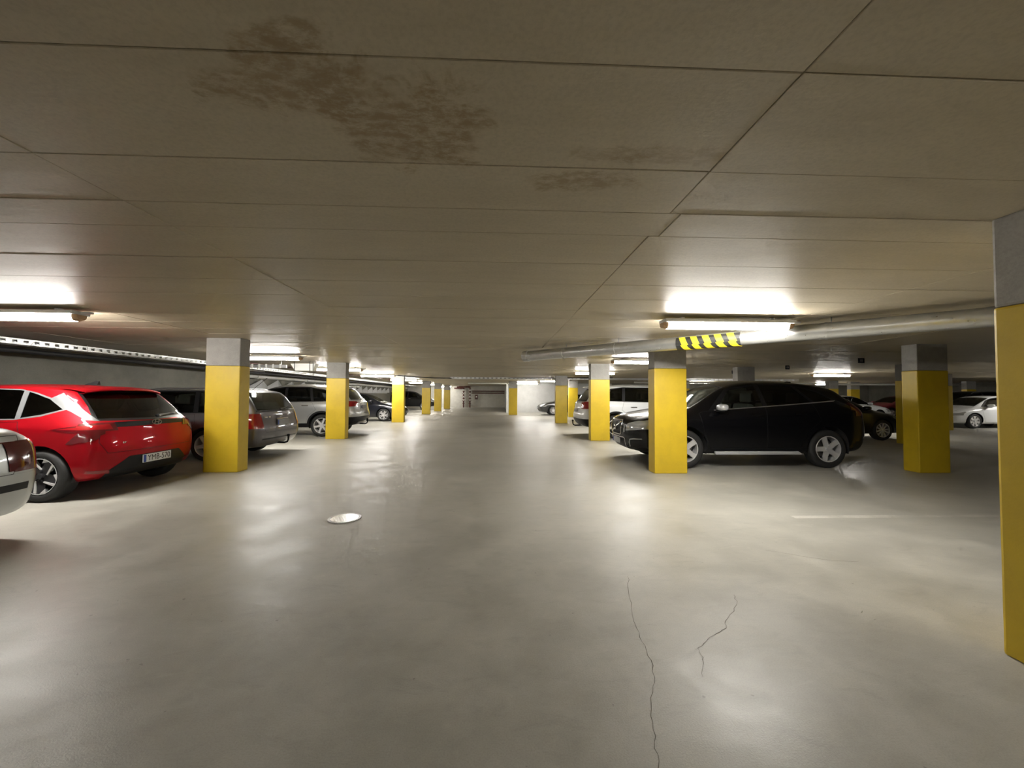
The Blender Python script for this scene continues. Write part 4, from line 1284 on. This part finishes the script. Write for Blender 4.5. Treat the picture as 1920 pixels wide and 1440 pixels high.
def badge_oval(c, x, z, tilt):
    bm = bmesh.new()
    n = 28
    ringv = []
    for k in range(n):
        a = 2*math.pi*k/n
        ringv.append([bm.verts.new((dx, w*math.cos(a), h*math.sin(a))) for dx, w, h in ((0, 0.080, 0.042), (-0.006, 0.080, 0.042), (-0.006, 0.068, 0.031), (0, 0.068, 0.031))])
    for k in range(n):
        A, B = ringv[k], ringv[(k+1) % n]
        for q in range(4): bm.faces.new((A[q], B[q], B[(q+1) % 4], A[(q+1) % 4]))
    for s in (-1, 1):
        vs = [bm.verts.new((-0.006, s*0.030+d[0]-d[1]*0.55, d[1])) for d in ((-0.008, -0.030), (0.008, -0.030), (0.008, 0.030), (-0.008, 0.030))]
        bm.faces.new(vs)
    bm.faces.new([bm.verts.new((-0.006, y, zz)) for y, zz in ((-0.03, -0.008), (0.03, -0.002), (0.03, 0.008), (-0.03, 0.002))])
    bmesh.ops.recalc_face_normals(bm, faces=bm.faces)
    o = bm_obj('badge', bm, M_CHROME, c.root)
    o.location = (c.X(x), 0, z); o.rotation_euler = (0, tilt, 0)
    return o
rc, _e, RED = red_hatch()
bpy.data.objects.remove(_e)
badge_oval(rc, -0.022, 0.93, 0.30)
bm = bmesh.new()
for k in range(6): add_box(bm, -0.003, 0.003, 0.36+k*0.022, 0.376+k*0.022, -0.012, 0.012)
o = bm_obj('tailgate_script', bm, M_CHROME, rc.root); o.location = (rc.X(-0.012), 0, 0.69)
PROTO2 = {}
def dlo(c, outline, wins, lim=0.3):
    """dark window band with separate panes in it"""
    c.region('side', outline, 'window_trim', lim=lim)
    for tg, poly in wins: c.region('side', poly, tg, only=('window_trim',), lim=lim)
def screen(c, xt, xb, yt, yb, tg='ws'):
    c.region('top', [(xt, -yt), (xb, -yb), (xb, yb), (xt, yt)], tg+'_trim', lim=0.2)
    c.region('top', [(xt+0.03, -yt+0.03), (xb-0.03, -yb+0.03), (xb-0.03, yb-0.03), (xt+0.03, yt-0.03)], tg, only=(tg+'_trim',), lim=0.2)
def backlight(c, poly, inset=0.03, lim=0.15):
    c.region('rear', poly, 'rw_trim', lim=lim); c.region('rear', poly_offset(poly, inset), 'rw', only=('rw_trim',), lim=lim)
def hatch_lid(c, poly):
    c.region('rear', poly, 'seam', lim=0.3); c.region('rear', poly_offset(poly, 0.005), 'hatch', only=('seam',), lim=0.3)
def wiper(c, pts):
    out = []
    for y, z in pts: out.append((c.surf_x(y, z, 'rear')-0.02, y, z))
    c.tube('wiper', out, [0.02, 0.012, 0.007][:len(out)], M_BLACK)

# ------------------------------------------------------------------ grey estate car
def estate():
    c = Car('estate_car', 'dark grey estate car with roof rails and tow bar behind the first left column', WAGON, (-4.71-2.20, 8.76), math.pi)
    pm = paint('graphite_paint', (0.125, 0.118, 0.125), 0.55, 0.35)
    dlo(c, [(3.22, 0.94), (2.76, 1.345), (2.2, 1.39), (1.3, 1.395), (0.62, 1.375), (0.36, 0.955)],
        [('win1', [(3.10, 0.965), (2.74, 1.315), (2.15, 1.365), (2.13, 0.965)]), ('win2', [(2.06, 0.965), (2.08, 1.368), (1.36, 1.372), (1.30, 0.968)]), ('win3', [(1.21, 0.97), (1.27, 1.37), (0.66, 1.35), (0.42, 0.975)])])
    screen(c, 2.70, 3.42, 0.56, 0.66)
    backlight(c, [(-0.74, 0.975), (-0.645, 1.395), (0.645, 1.395), (0.74, 0.975)])
    c.region('side', [(0.32, 0.64), (0.30, 0.935), (-0.05, 0.935), (-0.1, 0.64)], 'tail', lim=0.2)
    c.region('rear', [(0.65, 0.64), (0.95, 0.64), (0.95, 0.935), (0.65, 0.935)], 'tail', lim=0.2, mirror=True)
    hatch_lid(c, [(-0.60, 0.55), (0.60, 0.55), (0.645, 0.66), (0.645, 0.93), (0.70, 0.97), (-0.70, 0.97), (-0.645, 0.93), (-0.645, 0.66)])
    c.region('rear', [(-0.95, 0.10), (0.95, 0.10), (0.95, 0.575), (0.6, 0.575), (0.58, 0.53), (-0.58, 0.53), (-0.6, 0.575), (-0.95, 0.575)], 'bumper', lim=0.15)
    c.region('side', [(-0.2, 0.1), (0.72, 0.1), (0.50, 0.575), (-0.2, 0.575)], 'bumper', lim=0.15)
    c.region('rear', [(-0.66, 0.40), (0.66, 0.40), (0.66, 0.43), (-0.66, 0.43)], 'clad', only=('bumper',), lim=0.15)
    c.door([(3.32, 0.89), (3.26, 0.935), (2.10, 0.935), (2.10, 0.28), (3.16, 0.28), (3.26, 0.55)], 'door1')
    c.door([(2.095, 0.935), (2.095, 0.28), (1.46, 0.28), (1.38, 0.60), (1.22, 0.75), (1.26, 0.935)], 'door2')
    c.region('front', [(-0.55, 0.50), (0.55, 0.50), (0.55, 0.64), (-0.55, 0.64)], 'grille'); c.region('front', [(0.5, 0.5), (0.8, 0.5), (0.8, 0.7), (0.5, 0.7)], 'head', mirror=True)
    c.arches()
    T = common_table(GLASS, M_BLACK, M_TAIL, pm=pm)
    c.parts(T, pm)
    c.wheels('five'); c.seats(2.35, 1.45); c.handles((2.32, 1.52), 0.82, pm); c.mirrors(3.06, 0.99, pm)
    c.plate(None, 0.735, 'rear', None, mat('shade_grey_plate', (0.25, 0.25, 0.25), 0.5), w=0.44)  # white plate coloured grey, its shade is put into the paint
    c.box('plate_light_bar', (c.surf_x(0, 0.81, 'rear')-0.03, c.surf_x(0, 0.81, 'rear')+0.03, -0.22, 0.22, 0.80, 0.825), M_CHROME, bev=0.006)
    rail = [(x, 0.585, c.surf_z(x, 0.585)+d) for x, d in ((0.62, 0.0), (0.72, 0.035), (1.3, 0.04), (2.0, 0.04), (2.55, 0.035), (2.68, 0.0))]
    c.rails(rail, 0.014, M_SATIN)
    c.towbar(0.35); wiper(c, [(0.0, 1.01), (-0.2, 1.03), (-0.45, 1.06)])
    z = c.surf_z(0.60, 0.0)
    c.tube('antenna', [(0.66, 0.0, z-0.01), (0.34, 0.0, z+0.26)], 0.005, M_BLACK, seg=6)
    for y, w in ((0.52, 0.10), (0.40, 0.06), (-0.02, 0.06)):
        x = c.surf_x(y, 0.86, 'rear'); c.box('badge', (x-0.008, x+0.006, y-w/2, y+w/2, 0.845, 0.870 if w > 0.07 else 0.875), M_CHROME, bev=0.003)
    return c
estate()

# ------------------------------------------------------------------ silver SUV
def silver_suv(name, label, loc, heading, pm, tow=True, group=None, frontlook=False):
    if not tow: return clone_car(PROTO2['crv'], name, label, loc, heading, {SILVER: pm}, skip=('tow_bar', 'tow_ball', 'plate_surround', 'wiper'))
    c = Car(name, label, CRV, loc, heading, group)
    PROTO2['crv'] = c
    dlo(c, [(3.30, 1.075), (2.80, 1.50), (2.2, 1.575), (1.5, 1.57), (1.0, 1.49), (0.62, 1.33), (0.52, 1.18), (0.70, 1.115), (2.0, 1.09)],
        [('win1', [(3.15, 1.10), (2.78, 1.46), (2.24, 1.545), (2.20, 1.11)]), ('win2', [(2.12, 1.11), (2.16, 1.55), (1.48, 1.545), (1.36, 1.12)]), ('win3', [(1.28, 1.125), (1.40, 1.535), (1.0, 1.46), (0.66, 1.31), (0.60, 1.19), (0.74, 1.14)])])
    screen(c, 2.80, 3.50, 0.56, 0.68)
    backlight(c, [(-0.66, 1.16), (-0.56, 1.53), (0.56, 1.53), (0.66, 1.16)])
    c.region('side', [(0.22, 0.95), (0.20, 1.12), (-0.1, 1.12), (-0.1, 0.95)], 'tail', lim=0.15)
    c.region('rear', [(0.70, 0.95), (0.95, 0.95), (0.95, 1.15), (0.72, 1.12)], 'tail', lim=0.15, mirror=True)
    hatch_lid(c, [(-0.68, 0.72), (0.68, 0.72), (0.70, 0.98), (0.66, 1.15), (-0.66, 1.15), (-0.70, 0.98)])
    c.region('rear', [(-0.95, 0.10), (0.95, 0.10), (0.95, 0.62), (-0.95, 0.62)], 'clad', lim=0.15)
    c.region('rear', [(-0.45, 0.10), (0.45, 0.10), (0.38, 0.45), (-0.38, 0.45)], 'lower', only=('clad',), lim=0.15)
    c.region('side', [(-0.2, 0.1), (1.2, 0.1), (1.2, 0.42), (0.40, 0.50), (0.3, 0.62), (-0.2, 0.62)], 'clad', lim=0.15)
    c.region('side', [(1.1, 0.1), (4.7, 0.1), (4.7, 0.42), (1.1, 0.42)], 'clad', lim=0.15)
    c.door([(3.42, 1.0), (3.36, 1.065), (2.17, 1.085), (2.17, 0.36), (3.22, 0.36), (3.34, 0.62)], 'door1')
    c.door([(2.165, 1.085), (2.165, 0.36), (1.52, 0.36), (1.40, 0.66), (1.18, 0.86), (1.32, 1.085)], 'door2')
    c.region('front', [(-0.50, 0.62), (0.50, 0.62), (0.56, 0.80), (-0.56, 0.80)], 'grille'); c.region('front', [(0.55, 0.66), (0.86, 0.70), (0.86, 0.86), (0.60, 0.80)], 'head', mirror=True)
    arch_trim(c, 0.05)
    c.arches()
    T = common_table(GLASS_DK, M_BLACK, M_TAIL, pm=pm)
    T['lower'] = ('skid_plate', M_SATIN, 0.006, False, None)
    c.parts(T, pm)
    c.wheels('six'); c.seats(2.4, 1.5, zs=0.42); c.handles((2.34, 1.52), 0.98, M_CHROME if tow else pm); c.mirrors(3.14, 1.14, pm)
    c.plate(None, 0.93, 'rear', None, mat('shade_grey_plate', (0.25, 0.25, 0.25), 0.5), w=0.44)
    x = c.surf_x(0, 1.04, 'rear')
    if tow:
        c.tube('plate_surround', [(x-0.012, y, z) for y, z in ((-0.30, 0.84), (-0.30, 1.04), (-0.26, 1.08), (0.26, 1.08), (0.30, 1.04), (0.30, 0.84), (0.26, 0.81), (-0.26, 0.81), (-0.30, 0.84))], 0.012, M_CHROME)
        c.towbar(0.42); wiper(c, [(0.0, 1.18), (-0.2, 1.2), (-0.42, 1.22)])
    bm = bmesh.new()
    add_box(bm, c.X(0.34), c.X(0.60), -0.56, 0.56, 1.585, 1.612, bev=0.01)
    bm_obj('roof_spoiler', bm, pm, c.root, True)
    return c
SILVER = paint('silver_paint', (0.52, 0.53, 0.53), 0.75, 0.30)
silver_suv('compact_suv', 'silver SUV with tow bar parked tail-out behind the second left column', (-4.53-2.275, 13.42), math.pi, SILVER)

# ------------------------------------------------------------------ white SUV
def white_suv(name, label, loc, heading, pm, rails=True, group=None):
    if 'sor' in PROTO2: return clone_car(PROTO2['sor'], name, label, loc, heading, {WHITE: pm}, skip=())
    c = Car(name, label, SORENTO, loc, heading, group)
    PROTO2['sor'] = c
    dlo(c, [(3.36, 1.115), (2.86, 1.53), (2.2, 1.605), (1.3, 1.61), (0.92, 1.56), (0.62, 1.25), (0.66, 1.17), (2.2, 1.135)],
        [('win1', [(3.22, 1.14), (2.84, 1.49), (2.30, 1.575), (2.28, 1.15)]), ('win2', [(2.20, 1.15), (2.22, 1.58), (1.40, 1.585), (1.34, 1.17)]), ('win3', [(1.25, 1.175), (1.31, 1.58), (0.96, 1.53), (0.70, 1.255), (0.74, 1.185)])])
    screen(c, 2.84, 3.56, 0.58, 0.70)
    backlight(c, [(-0.72, 1.16), (-0.62, 1.56), (0.62, 1.56), (0.72, 1.16)])
    c.region('side', [(0.32, 0.98), (0.26, 1.14), (-0.1, 1.16), (-0.1, 0.92), (0.1, 0.92)], 'tail', lim=0.15)
    c.region('rear', [(0.62, 0.92), (0.98, 0.92), (0.98, 1.15), (0.66, 1.15)], 'tail', lim=0.15, mirror=True)
    hatch_lid(c, [(-0.66, 0.72), (0.66, 0.72), (0.62, 0.92), (0.70, 1.15), (-0.70, 1.15), (-0.62, 0.92)])
    c.region('rear', [(-0.98, 0.10), (0.98, 0.10), (0.98, 0.60), (-0.98, 0.60)], 'clad', lim=0.15)
    c.region('side', [(-0.2, 0.1), (1.2, 0.1), (1.2, 0.44), (0.45, 0.52), (0.3, 0.60), (-0.2, 0.60)], 'clad', lim=0.15)
    c.region('side', [(1.1, 0.1), (4.8, 0.1), (4.8, 0.44), (1.1, 0.44)], 'clad', lim=0.15)
    c.door([(3.48, 1.03), (3.42, 1.10), (2.24, 1.13), (2.24, 0.38), (3.28, 0.38), (3.40, 0.64)], 'door1')
    c.door([(2.235, 1.13), (2.235, 0.38), (1.60, 0.38), (1.48, 0.68), (1.22, 0.90), (1.30, 1.14)], 'door2')
    c.region('front', [(-0.50, 0.66), (0.50, 0.66), (0.50, 0.84), (-0.50, 0.84)], 'grille'); c.region('front', [(0.55, 0.68), (0.90, 0.70), (0.90, 0.88), (0.60, 0.84)], 'head', mirror=True)
    arch_trim(c, 0.055)
    c.arches()
    T = common_table(GLASS_DK, M_BLACK, M_TAIL, pm=pm)
    c.parts(T, pm)
    c.wheels('five'); c.seats(2.45, 1.5, zs=0.44); c.handles((2.40, 1.60), 0.98, M_CHROME); c.mirrors(3.2, 1.18, pm)
    c.plate(None, 0.86, 'rear', None, mat('shade_grey_plate', (0.25, 0.25, 0.25), 0.5), w=0.44)
    if rails:
        rail = [(x, 0.62, c.surf_z(x, 0.62)+d) for x, d in ((0.66, 0.0), (0.78, 0.035), (1.4, 0.04), (2.1, 0.04), (2.6, 0.035), (2.75, 0.0))]
        c.rails(rail, 0.016, M_SATIN)
        c.towbar(0.42)
    bm = bmesh.new(); add_box(bm, c.X(0.32), c.X(0.58), -0.60, 0.60, 1.615, 1.645, bev=0.01)
    bm_obj('roof_spoiler', bm, pm, c.root, True)
    return c
WHITE = paint('white_paint', (0.72, 0.74, 0.76), 0.0, 0.35)
white_suv('large_suv', 'white SUV with roof rails parked tail-out on the right behind a yellow column', (2.68+2.34, 12.96), 0.0, WHITE)

# ------------------------------------------------------------------ black SUV on the right
def black_suv():
    c = Car('crossover_suv', 'black SUV with silver mirror caps parked nose-out behind the bright yellow column', XCSUV, (7.19-2.31, 8.02), math.pi)
    pm = paint('black_paint', (0.004, 0.004, 0.005), 0.0, 0.22, 0.35, 0.2)
    c.region('side', [(3.22, 1.075), (2.78, 1.50), (2.2, 1.575), (1.5, 1.56), (1.05, 1.46), (0.74, 1.275), (0.84, 1.255), (1.8, 1.175)], 'window_trim', lim=0.3)
    c.region('side', [(3.12, 1.072), (1.8, 1.168), (0.80, 1.250), (0.74, 1.275), (1.8, 1.184), (3.12, 1.087)], 'pillar', only=('', 'window_trim'), lim=0.3)
    for tg, p in [('win1', [(3.06, 1.095), (2.74, 1.46), (2.22, 1.55), (2.18, 1.16)]), ('win2', [(2.10, 1.165), (2.14, 1.555), (1.50, 1.54), (1.24, 1.235)]), ('win3', [(1.17, 1.24), (1.42, 1.525), (1.06, 1.435), (0.82, 1.285), (0.88, 1.268)])]:
        c.region('side', p, tg, only=('window_trim',), lim=0.3)
    screen(c, 2.78, 3.52, 0.57, 0.69)
    backlight(c, [(-0.62, 1.20), (-0.52, 1.50), (0.52, 1.50), (0.62, 1.20)])
    c.region('side', [(0.24, 0.98), (0.22, 1.16), (0.28, 1.24), (-0.1, 1.24), (-0.1, 0.98)], 'tail', lim=0.1)
    c.region('rear', [(0.70, 0.98), (0.95, 0.98), (0.95, 1.22), (0.66, 1.22)], 'tail', lim=0.15, mirror=True)
    hatch_lid(c, [(-0.66, 0.78), (0.66, 0.78), (0.68, 1.0), (0.62, 1.18), (-0.62, 1.18), (-0.68, 1.0)])
    c.region('side', [(-0.2, 0.1), (4.8, 0.1), (4.8, 0.355), (-0.2, 0.355)], 'clad', lim=0.15)
    c.region('rear', [(-0.95, 0.1), (0.95, 0.1), (0.95, 0.50), (-0.95, 0.50)], 'clad', lim=0.15)
    c.door([(3.42, 1.02), (3.34, 1.055), (2.15, 1.150), (2.15, 0.37), (3.22, 0.37), (3.34, 0.64)], 'door1')
    c.door([(2.145, 1.150), (2.145, 0.37), (1.50, 0.37), (1.38, 0.66), (1.10, 0.90), (1.24, 1.215)], 'door2')
    # bonnet gap
    c.region('top', [(3.62, -0.66), (4.46, -0.52), (4.46, -0.512), (3.62, -0.652)], 'seam'); c.region('top', [(3.62, 0.66), (4.46, 0.52), (4.46, 0.512), (3.62, 0.652)], 'seam')
    # nose
    gp = [(-0.32, 0.87), (0.32, 0.87), (0.345, 0.82), (0.27, 0.59), (0.22, 0.56), (-0.22, 0.56), (-0.27, 0.59), (-0.345, 0.82)]
    c.region('front', gp, 'grille_frame', lim=0.1); c.region('front', poly_offset(gp, 0.018), 'grille', only=('grille_frame',), lim=0.1)
    lp = [(-0.36, 0.53), (0.36, 0.53), (0.40, 0.50), (0.33, 0.26), (-0.33, 0.26), (-0.40, 0.50)]
    c.region('front', lp, 'grille_frame', only=('', 'clad'), lim=0.1); c.region('front', poly_offset(lp, 0.018), 'lower', only=('grille_frame',), lim=0.1)
    c.region('front', [(0.37, 0.62), (0.43, 0.63), (0.46, 0.78), (0.42, 0.78)], 'head', lim=0.1, mirror=True)
    c.region('front', [(0.46, 0.66), (0.88, 0.72), (0.88, 0.87), (0.68, 0.865), (0.50, 0.80)], 'head', lim=0.12, mirror=True)
    c.region('side', [(4.62, 0.68), (4.60, 0.80), (4.42, 0.865), (4.12, 0.925), (4.04, 0.92), (4.20, 0.82), (4.42, 0.72)], 'head', lim=0.2)
    c.arches()
    T = common_table(GLASS_DK, M_BLACK, M_TAIL, pm=pm)
    T['tail'] = ('tail_light', M_TAILD, 0.006, True, None)
    T['ws'] = ('windscreen', GLASS, -0.003, False, None)
    T['win1'] = ('door_window', GLASS, -0.004, True, 'door1')
    T['pillar'] = ('belt_strip', M_SATIN, 0.002, True, None)
    c.parts(T, pm)
    c.wheels('fivewide', rim_r=0.245); c.seats(2.42, 1.45, M_SEATL, zs=0.42); c.handles((2.34, 1.50), 0.99, pm, 0.03)
    c.mirrors(3.05, 1.135, M_GUARD)
    # silver sill guards
    for s in (1, -1):
        y = s*0.935
        bm = bmesh.new(); add_box(bm, c.X(1.50), c.X(3.16), y-0.02, y+0.035, 0.262, 0.325, bev=0.014)
        for v in bm.verts:
            if v.co.x < c.X(1.60): v.co.x += (v.co.z-0.262)*1.2
        bm_obj('sill_guard', bm, M_GUARD, c.root, True)
    # grille bar with round emblem, slats
    def fx(y, z): return c.surf_x(y, z, 'front')+0.012
    c.tube('grille_bar', [(fx(-0.25, 0.60), -0.25, 0.60), (fx(0, 0.70), 0, 0.70), (fx(0.29, 0.82), 0.29, 0.82)], 0.011, M_CHROME)
    e = box('emblem', (-0.02, 0.012, -0.055, 0.055, -0.055, 0.055), M_CHROME, c.root, bev=0.022, seg=3); e.location = (c.X(fx(0, 0.70)), 0, 0.70); auto_sharp(e)
    box('emblem_band', (0.012, 0.015, -0.05, 0.05, -0.014, 0.014), M_BLACK, e)
    for k in range(4):
        z = 0.60+k*0.06
        hw = 0.22+k*0.025
        c.tube('grille_slat', [(fx(-hw, z)-0.012, -hw, z), (fx(0, z)-0.012, 0, z), (fx(hw, z)-0.012, hw, z)], 0.006, M_DARK)
    for s in (1, -1):
        pts = [(0.50, 0.36), (0.52, 0.44), (0.56, 0.50), (0.66, 0.52), (0.78, 0.525)]
        c.tube('fog_lamp_trim', [(c.surf_x(s*y, z, 'front')+0.008, s*y, z) for y, z in pts], 0.011, M_SATIN)
    c.plate(None, 0.445, 'front', None, mat('grey_front_plate', (0.42, 0.42, 0.42), 0.5), w=0.44)
    x = 0.72; z = c.surf_z(1.0, 0)
    bm = bmesh.new()
    pts = [(1.32, z-0.01), (0.96, z-0.01), (0.98, z+0.045), (1.06, z+0.05)]
    A = [bm.verts.new((c.X(a), 0.03 if b < z else 0.008, b)) for a, b in pts]; B = [bm.verts.new((c.X(a), -0.03 if b < z else -0.008, b)) for a, b in pts]
    for k in range(4): bm.faces.new((A[k], A[(k+1) % 4], B[(k+1) % 4], B[k]))
    bm.faces.new(A); bm.faces.new(B); bmesh.ops.recalc_face_normals(bm, faces=bm.faces)
    bm_obj('antenna_fin', bm, M_BLACK, c.root)
    # clear rear-quarter wind deflector / bumper guard seen at the tail
    c.plate(None, 0.88, 'rear', None, mat('shade_grey_plate', (0.3, 0.3, 0.3), 0.5), w=0.44)
    c.box('cargo_visor', (2.0, 2.05, -0.3, 0.3, 1.40, 1.46), M_SEATL, bev=0.01)
    tube('steering_wheel', [(c.X(2.98)+0.06*math.sin(a)*0.5, -0.37*-1+0.18*math.cos(a), 1.02+0.17*math.sin(a)) for a in [2*math.pi*k/16 for k in range(17)]], 0.014, M_BLACK, c.root, 6)
    return c
black_suv()

PROTO = {}
# ------------------------------------------------------------------ saloons
def saloon(name, label, loc, heading, pm, wheel='five', glass=None, group=None, tail=M_TAIL, head=True, trim=M_BLACK, strip=False, rim=None, low=None):
    if PROTO.get('saloon'):
        q, old = PROTO['saloon']
        c = clone_car(q, name, label, loc, heading, {old['pm']: pm, old['glass']: glass or GLASS_DK, old['tail']: tail}, group=group)
        c.wheels(wheel, rim)
        return c
    c = Car(name, label, SEDAN, loc, heading, group)
    dlo(c, [(3.28, 0.945), (2.76, 1.30), (2.2, 1.375), (1.6, 1.365), (1.25, 1.27), (0.98, 1.05), (1.0, 1.0)],
        [('win1', [(3.14, 0.965), (2.74, 1.27), (2.18, 1.35), (2.15, 0.975)]), ('win2', [(2.08, 0.98), (2.10, 1.352), (1.62, 1.342), (1.40, 1.25), (1.36, 1.0)]), ('win3', [(1.30, 1.005), (1.33, 1.225), (1.08, 1.07), (1.10, 1.015)])])
    screen(c, 2.68, 3.46, 0.55, 0.66)
    c.region('top', [(0.76, -0.64), (1.30, -0.55), (1.30, 0.55), (0.76, 0.64)], 'rw_trim', lim=0.2); c.region('top', [(0.80, -0.60), (1.27, -0.52), (1.27, 0.52), (0.80, 0.60)], 'rw', only=('rw_trim',), lim=0.2)
    c.region('rear', [(0.56, 0.64), (0.95, 0.64), (0.95, 0.91), (0.60, 0.91)], 'tail', lim=0.12, mirror=True)
    c.region('side', [(0.20, 0.66), (0.30, 0.90), (-0.1, 0.91), (-0.1, 0.64)], 'tail', lim=0.12)
    hatch_lid(c, [(-0.56, 0.62), (0.56, 0.62), (0.64, 0.96), (-0.64, 0.96)])
    c.region('rear', [(-0.95, 0.10), (0.95, 0.10), (0.95, 0.62), (-0.95, 0.62)], 'bumper', lim=0.15)
    c.region('side', [(-0.2, 0.1), (0.70, 0.1), (0.45, 0.62), (-0.2, 0.62)], 'bumper', lim=0.15)
    if strip:
        c.region('rear', [(-0.70, 0.47), (0.70, 0.47), (0.70, 0.535), (-0.70, 0.535)], 'clad', only=('bumper',), lim=0.15)
    c.door([(3.36, 0.88), (3.30, 0.935), (2.12, 0.965), (2.12, 0.26), (3.20, 0.26), (3.30, 0.55)], 'door1')
    c.door([(2.115, 0.965), (2.115, 0.26), (1.45, 0.26), (1.36, 0.60), (1.06, 0.80), (1.10, 0.99)], 'door2')
    c.region('top', [(3.50, -0.68), (4.40, -0.56), (4.40, -0.552), (3.50, -0.672)], 'seam'); c.region('top', [(3.50, 0.68), (4.40, 0.56), (4.40, 0.552), (3.50, 0.672)], 'seam')
    gp = [(-0.30, 0.50), (0.30, 0.50), (0.38, 0.68), (-0.38, 0.68)]
    c.region('front', gp, 'grille_frame', lim=0.12); c.region('front', poly_offset(gp, 0.014), 'grille', only=('grille_frame',), lim=0.12)
    c.region('front', [(-0.55, 0.22), (0.55, 0.22), (0.60, 0.40), (-0.60, 0.40)], 'lower', lim=0.12)
    c.region('front', [(0.46, 0.53), (0.82, 0.57), (0.82, 0.68), (0.50, 0.62)], 'head', lim=0.1, mirror=True)
    c.region('side', [(4.6, 0.53), (4.25, 0.60), (4.02, 0.70), (4.06, 0.725), (4.35, 0.66), (4.6, 0.60)], 'head', lim=0.15)
    c.arches()
    T = common_table(glass or GLASS_DK, trim, tail, pm=pm)
    c.parts(T, pm)
    if not strip: PROTO['saloon'] = (c, dict(pm=pm, glass=glass or GLASS_DK, tail=tail))
    c.wheels(wheel, rim); c.seats(2.35, 1.45, zs=0.24); c.handles((2.32, 1.50), 0.84, pm if trim is M_BLACK else M_CHROME); c.mirrors(3.06, 1.0, pm)
    c.plate(None, 0.78, 'rear', None, M_PLATE, w=0.44); c.plate(None, 0.45, 'front', None, mat('pale_front_plate', (0.55, 0.55, 0.55), 0.5), w=0.44)
    return c
BLACKP = paint('blue_black_paint', (0.008, 0.009, 0.016), 0.2, 0.3)
DARKP = paint('dark_paint', (0.008, 0.008, 0.008), 0.1, 0.3, 0.5, 0.3)
GREYP = paint('grey_black_paint', (0.03, 0.03, 0.032), 0.3, 0.3)
SILV2 = paint('light_silver_paint', (0.46, 0.48, 0.48), 0.7, 0.33)
saloon('saloon_car', 'silver saloon cut by the left picture edge, only its tail corner showing', (-4.24-2.275, 3.06), math.pi, SILV2, tail=M_TAILD, strip=True)
saloon('saloon_car', 'dark saloon with bright multi-spoke wheels parked nose-out behind the third left column', (-4.80-2.275, 20.62), 0.0, BLACKP, 'multi', glass=GLASS)
saloon('saloon_car', 'dark saloon parked nose-out on the right in front of the white wall', (2.92+2.275, 27.0), math.pi, GREYP, 'ten', glass=GLASS)
saloon('saloon_car', 'black car with dark alloy wheels behind the tail of the black SUV', (12.82-2.275, 12.48), 0.0, DARKP, 'ten', rim=mat('grey_alloy', (0.20, 0.20, 0.21), 0.35, 0.7))
saloon('saloon_car', 'white saloon on the far right facing left', (19.80+2.275, 16.95), math.pi, WHITE, 'cover', glass=GLASS)
saloon('saloon_car', 'white car behind the black SUV tail, only its bonnet showing', (21.2-2.275, 20.8), 0.0, WHITE, 'five', glass=GLASS)
saloon('saloon_car', 'dark red car with its bonnet just showing left of the shaded column', (23.9+2.275, 24.4), math.pi, paint('dark_red_paint', (0.16, 0.02, 0.03), 0.3, 0.35), 'five')
silver_suv('compact_suv', 'black SUV parked nose-out between the far left columns', (-5.7-2.275, 36.4), 0.0, DARKP, tow=False)
white_suv('large_suv', 'black SUV roof showing behind the white saloon on the far right', (23.3+2.34, 20.4), math.pi, DARKP, rails=True)
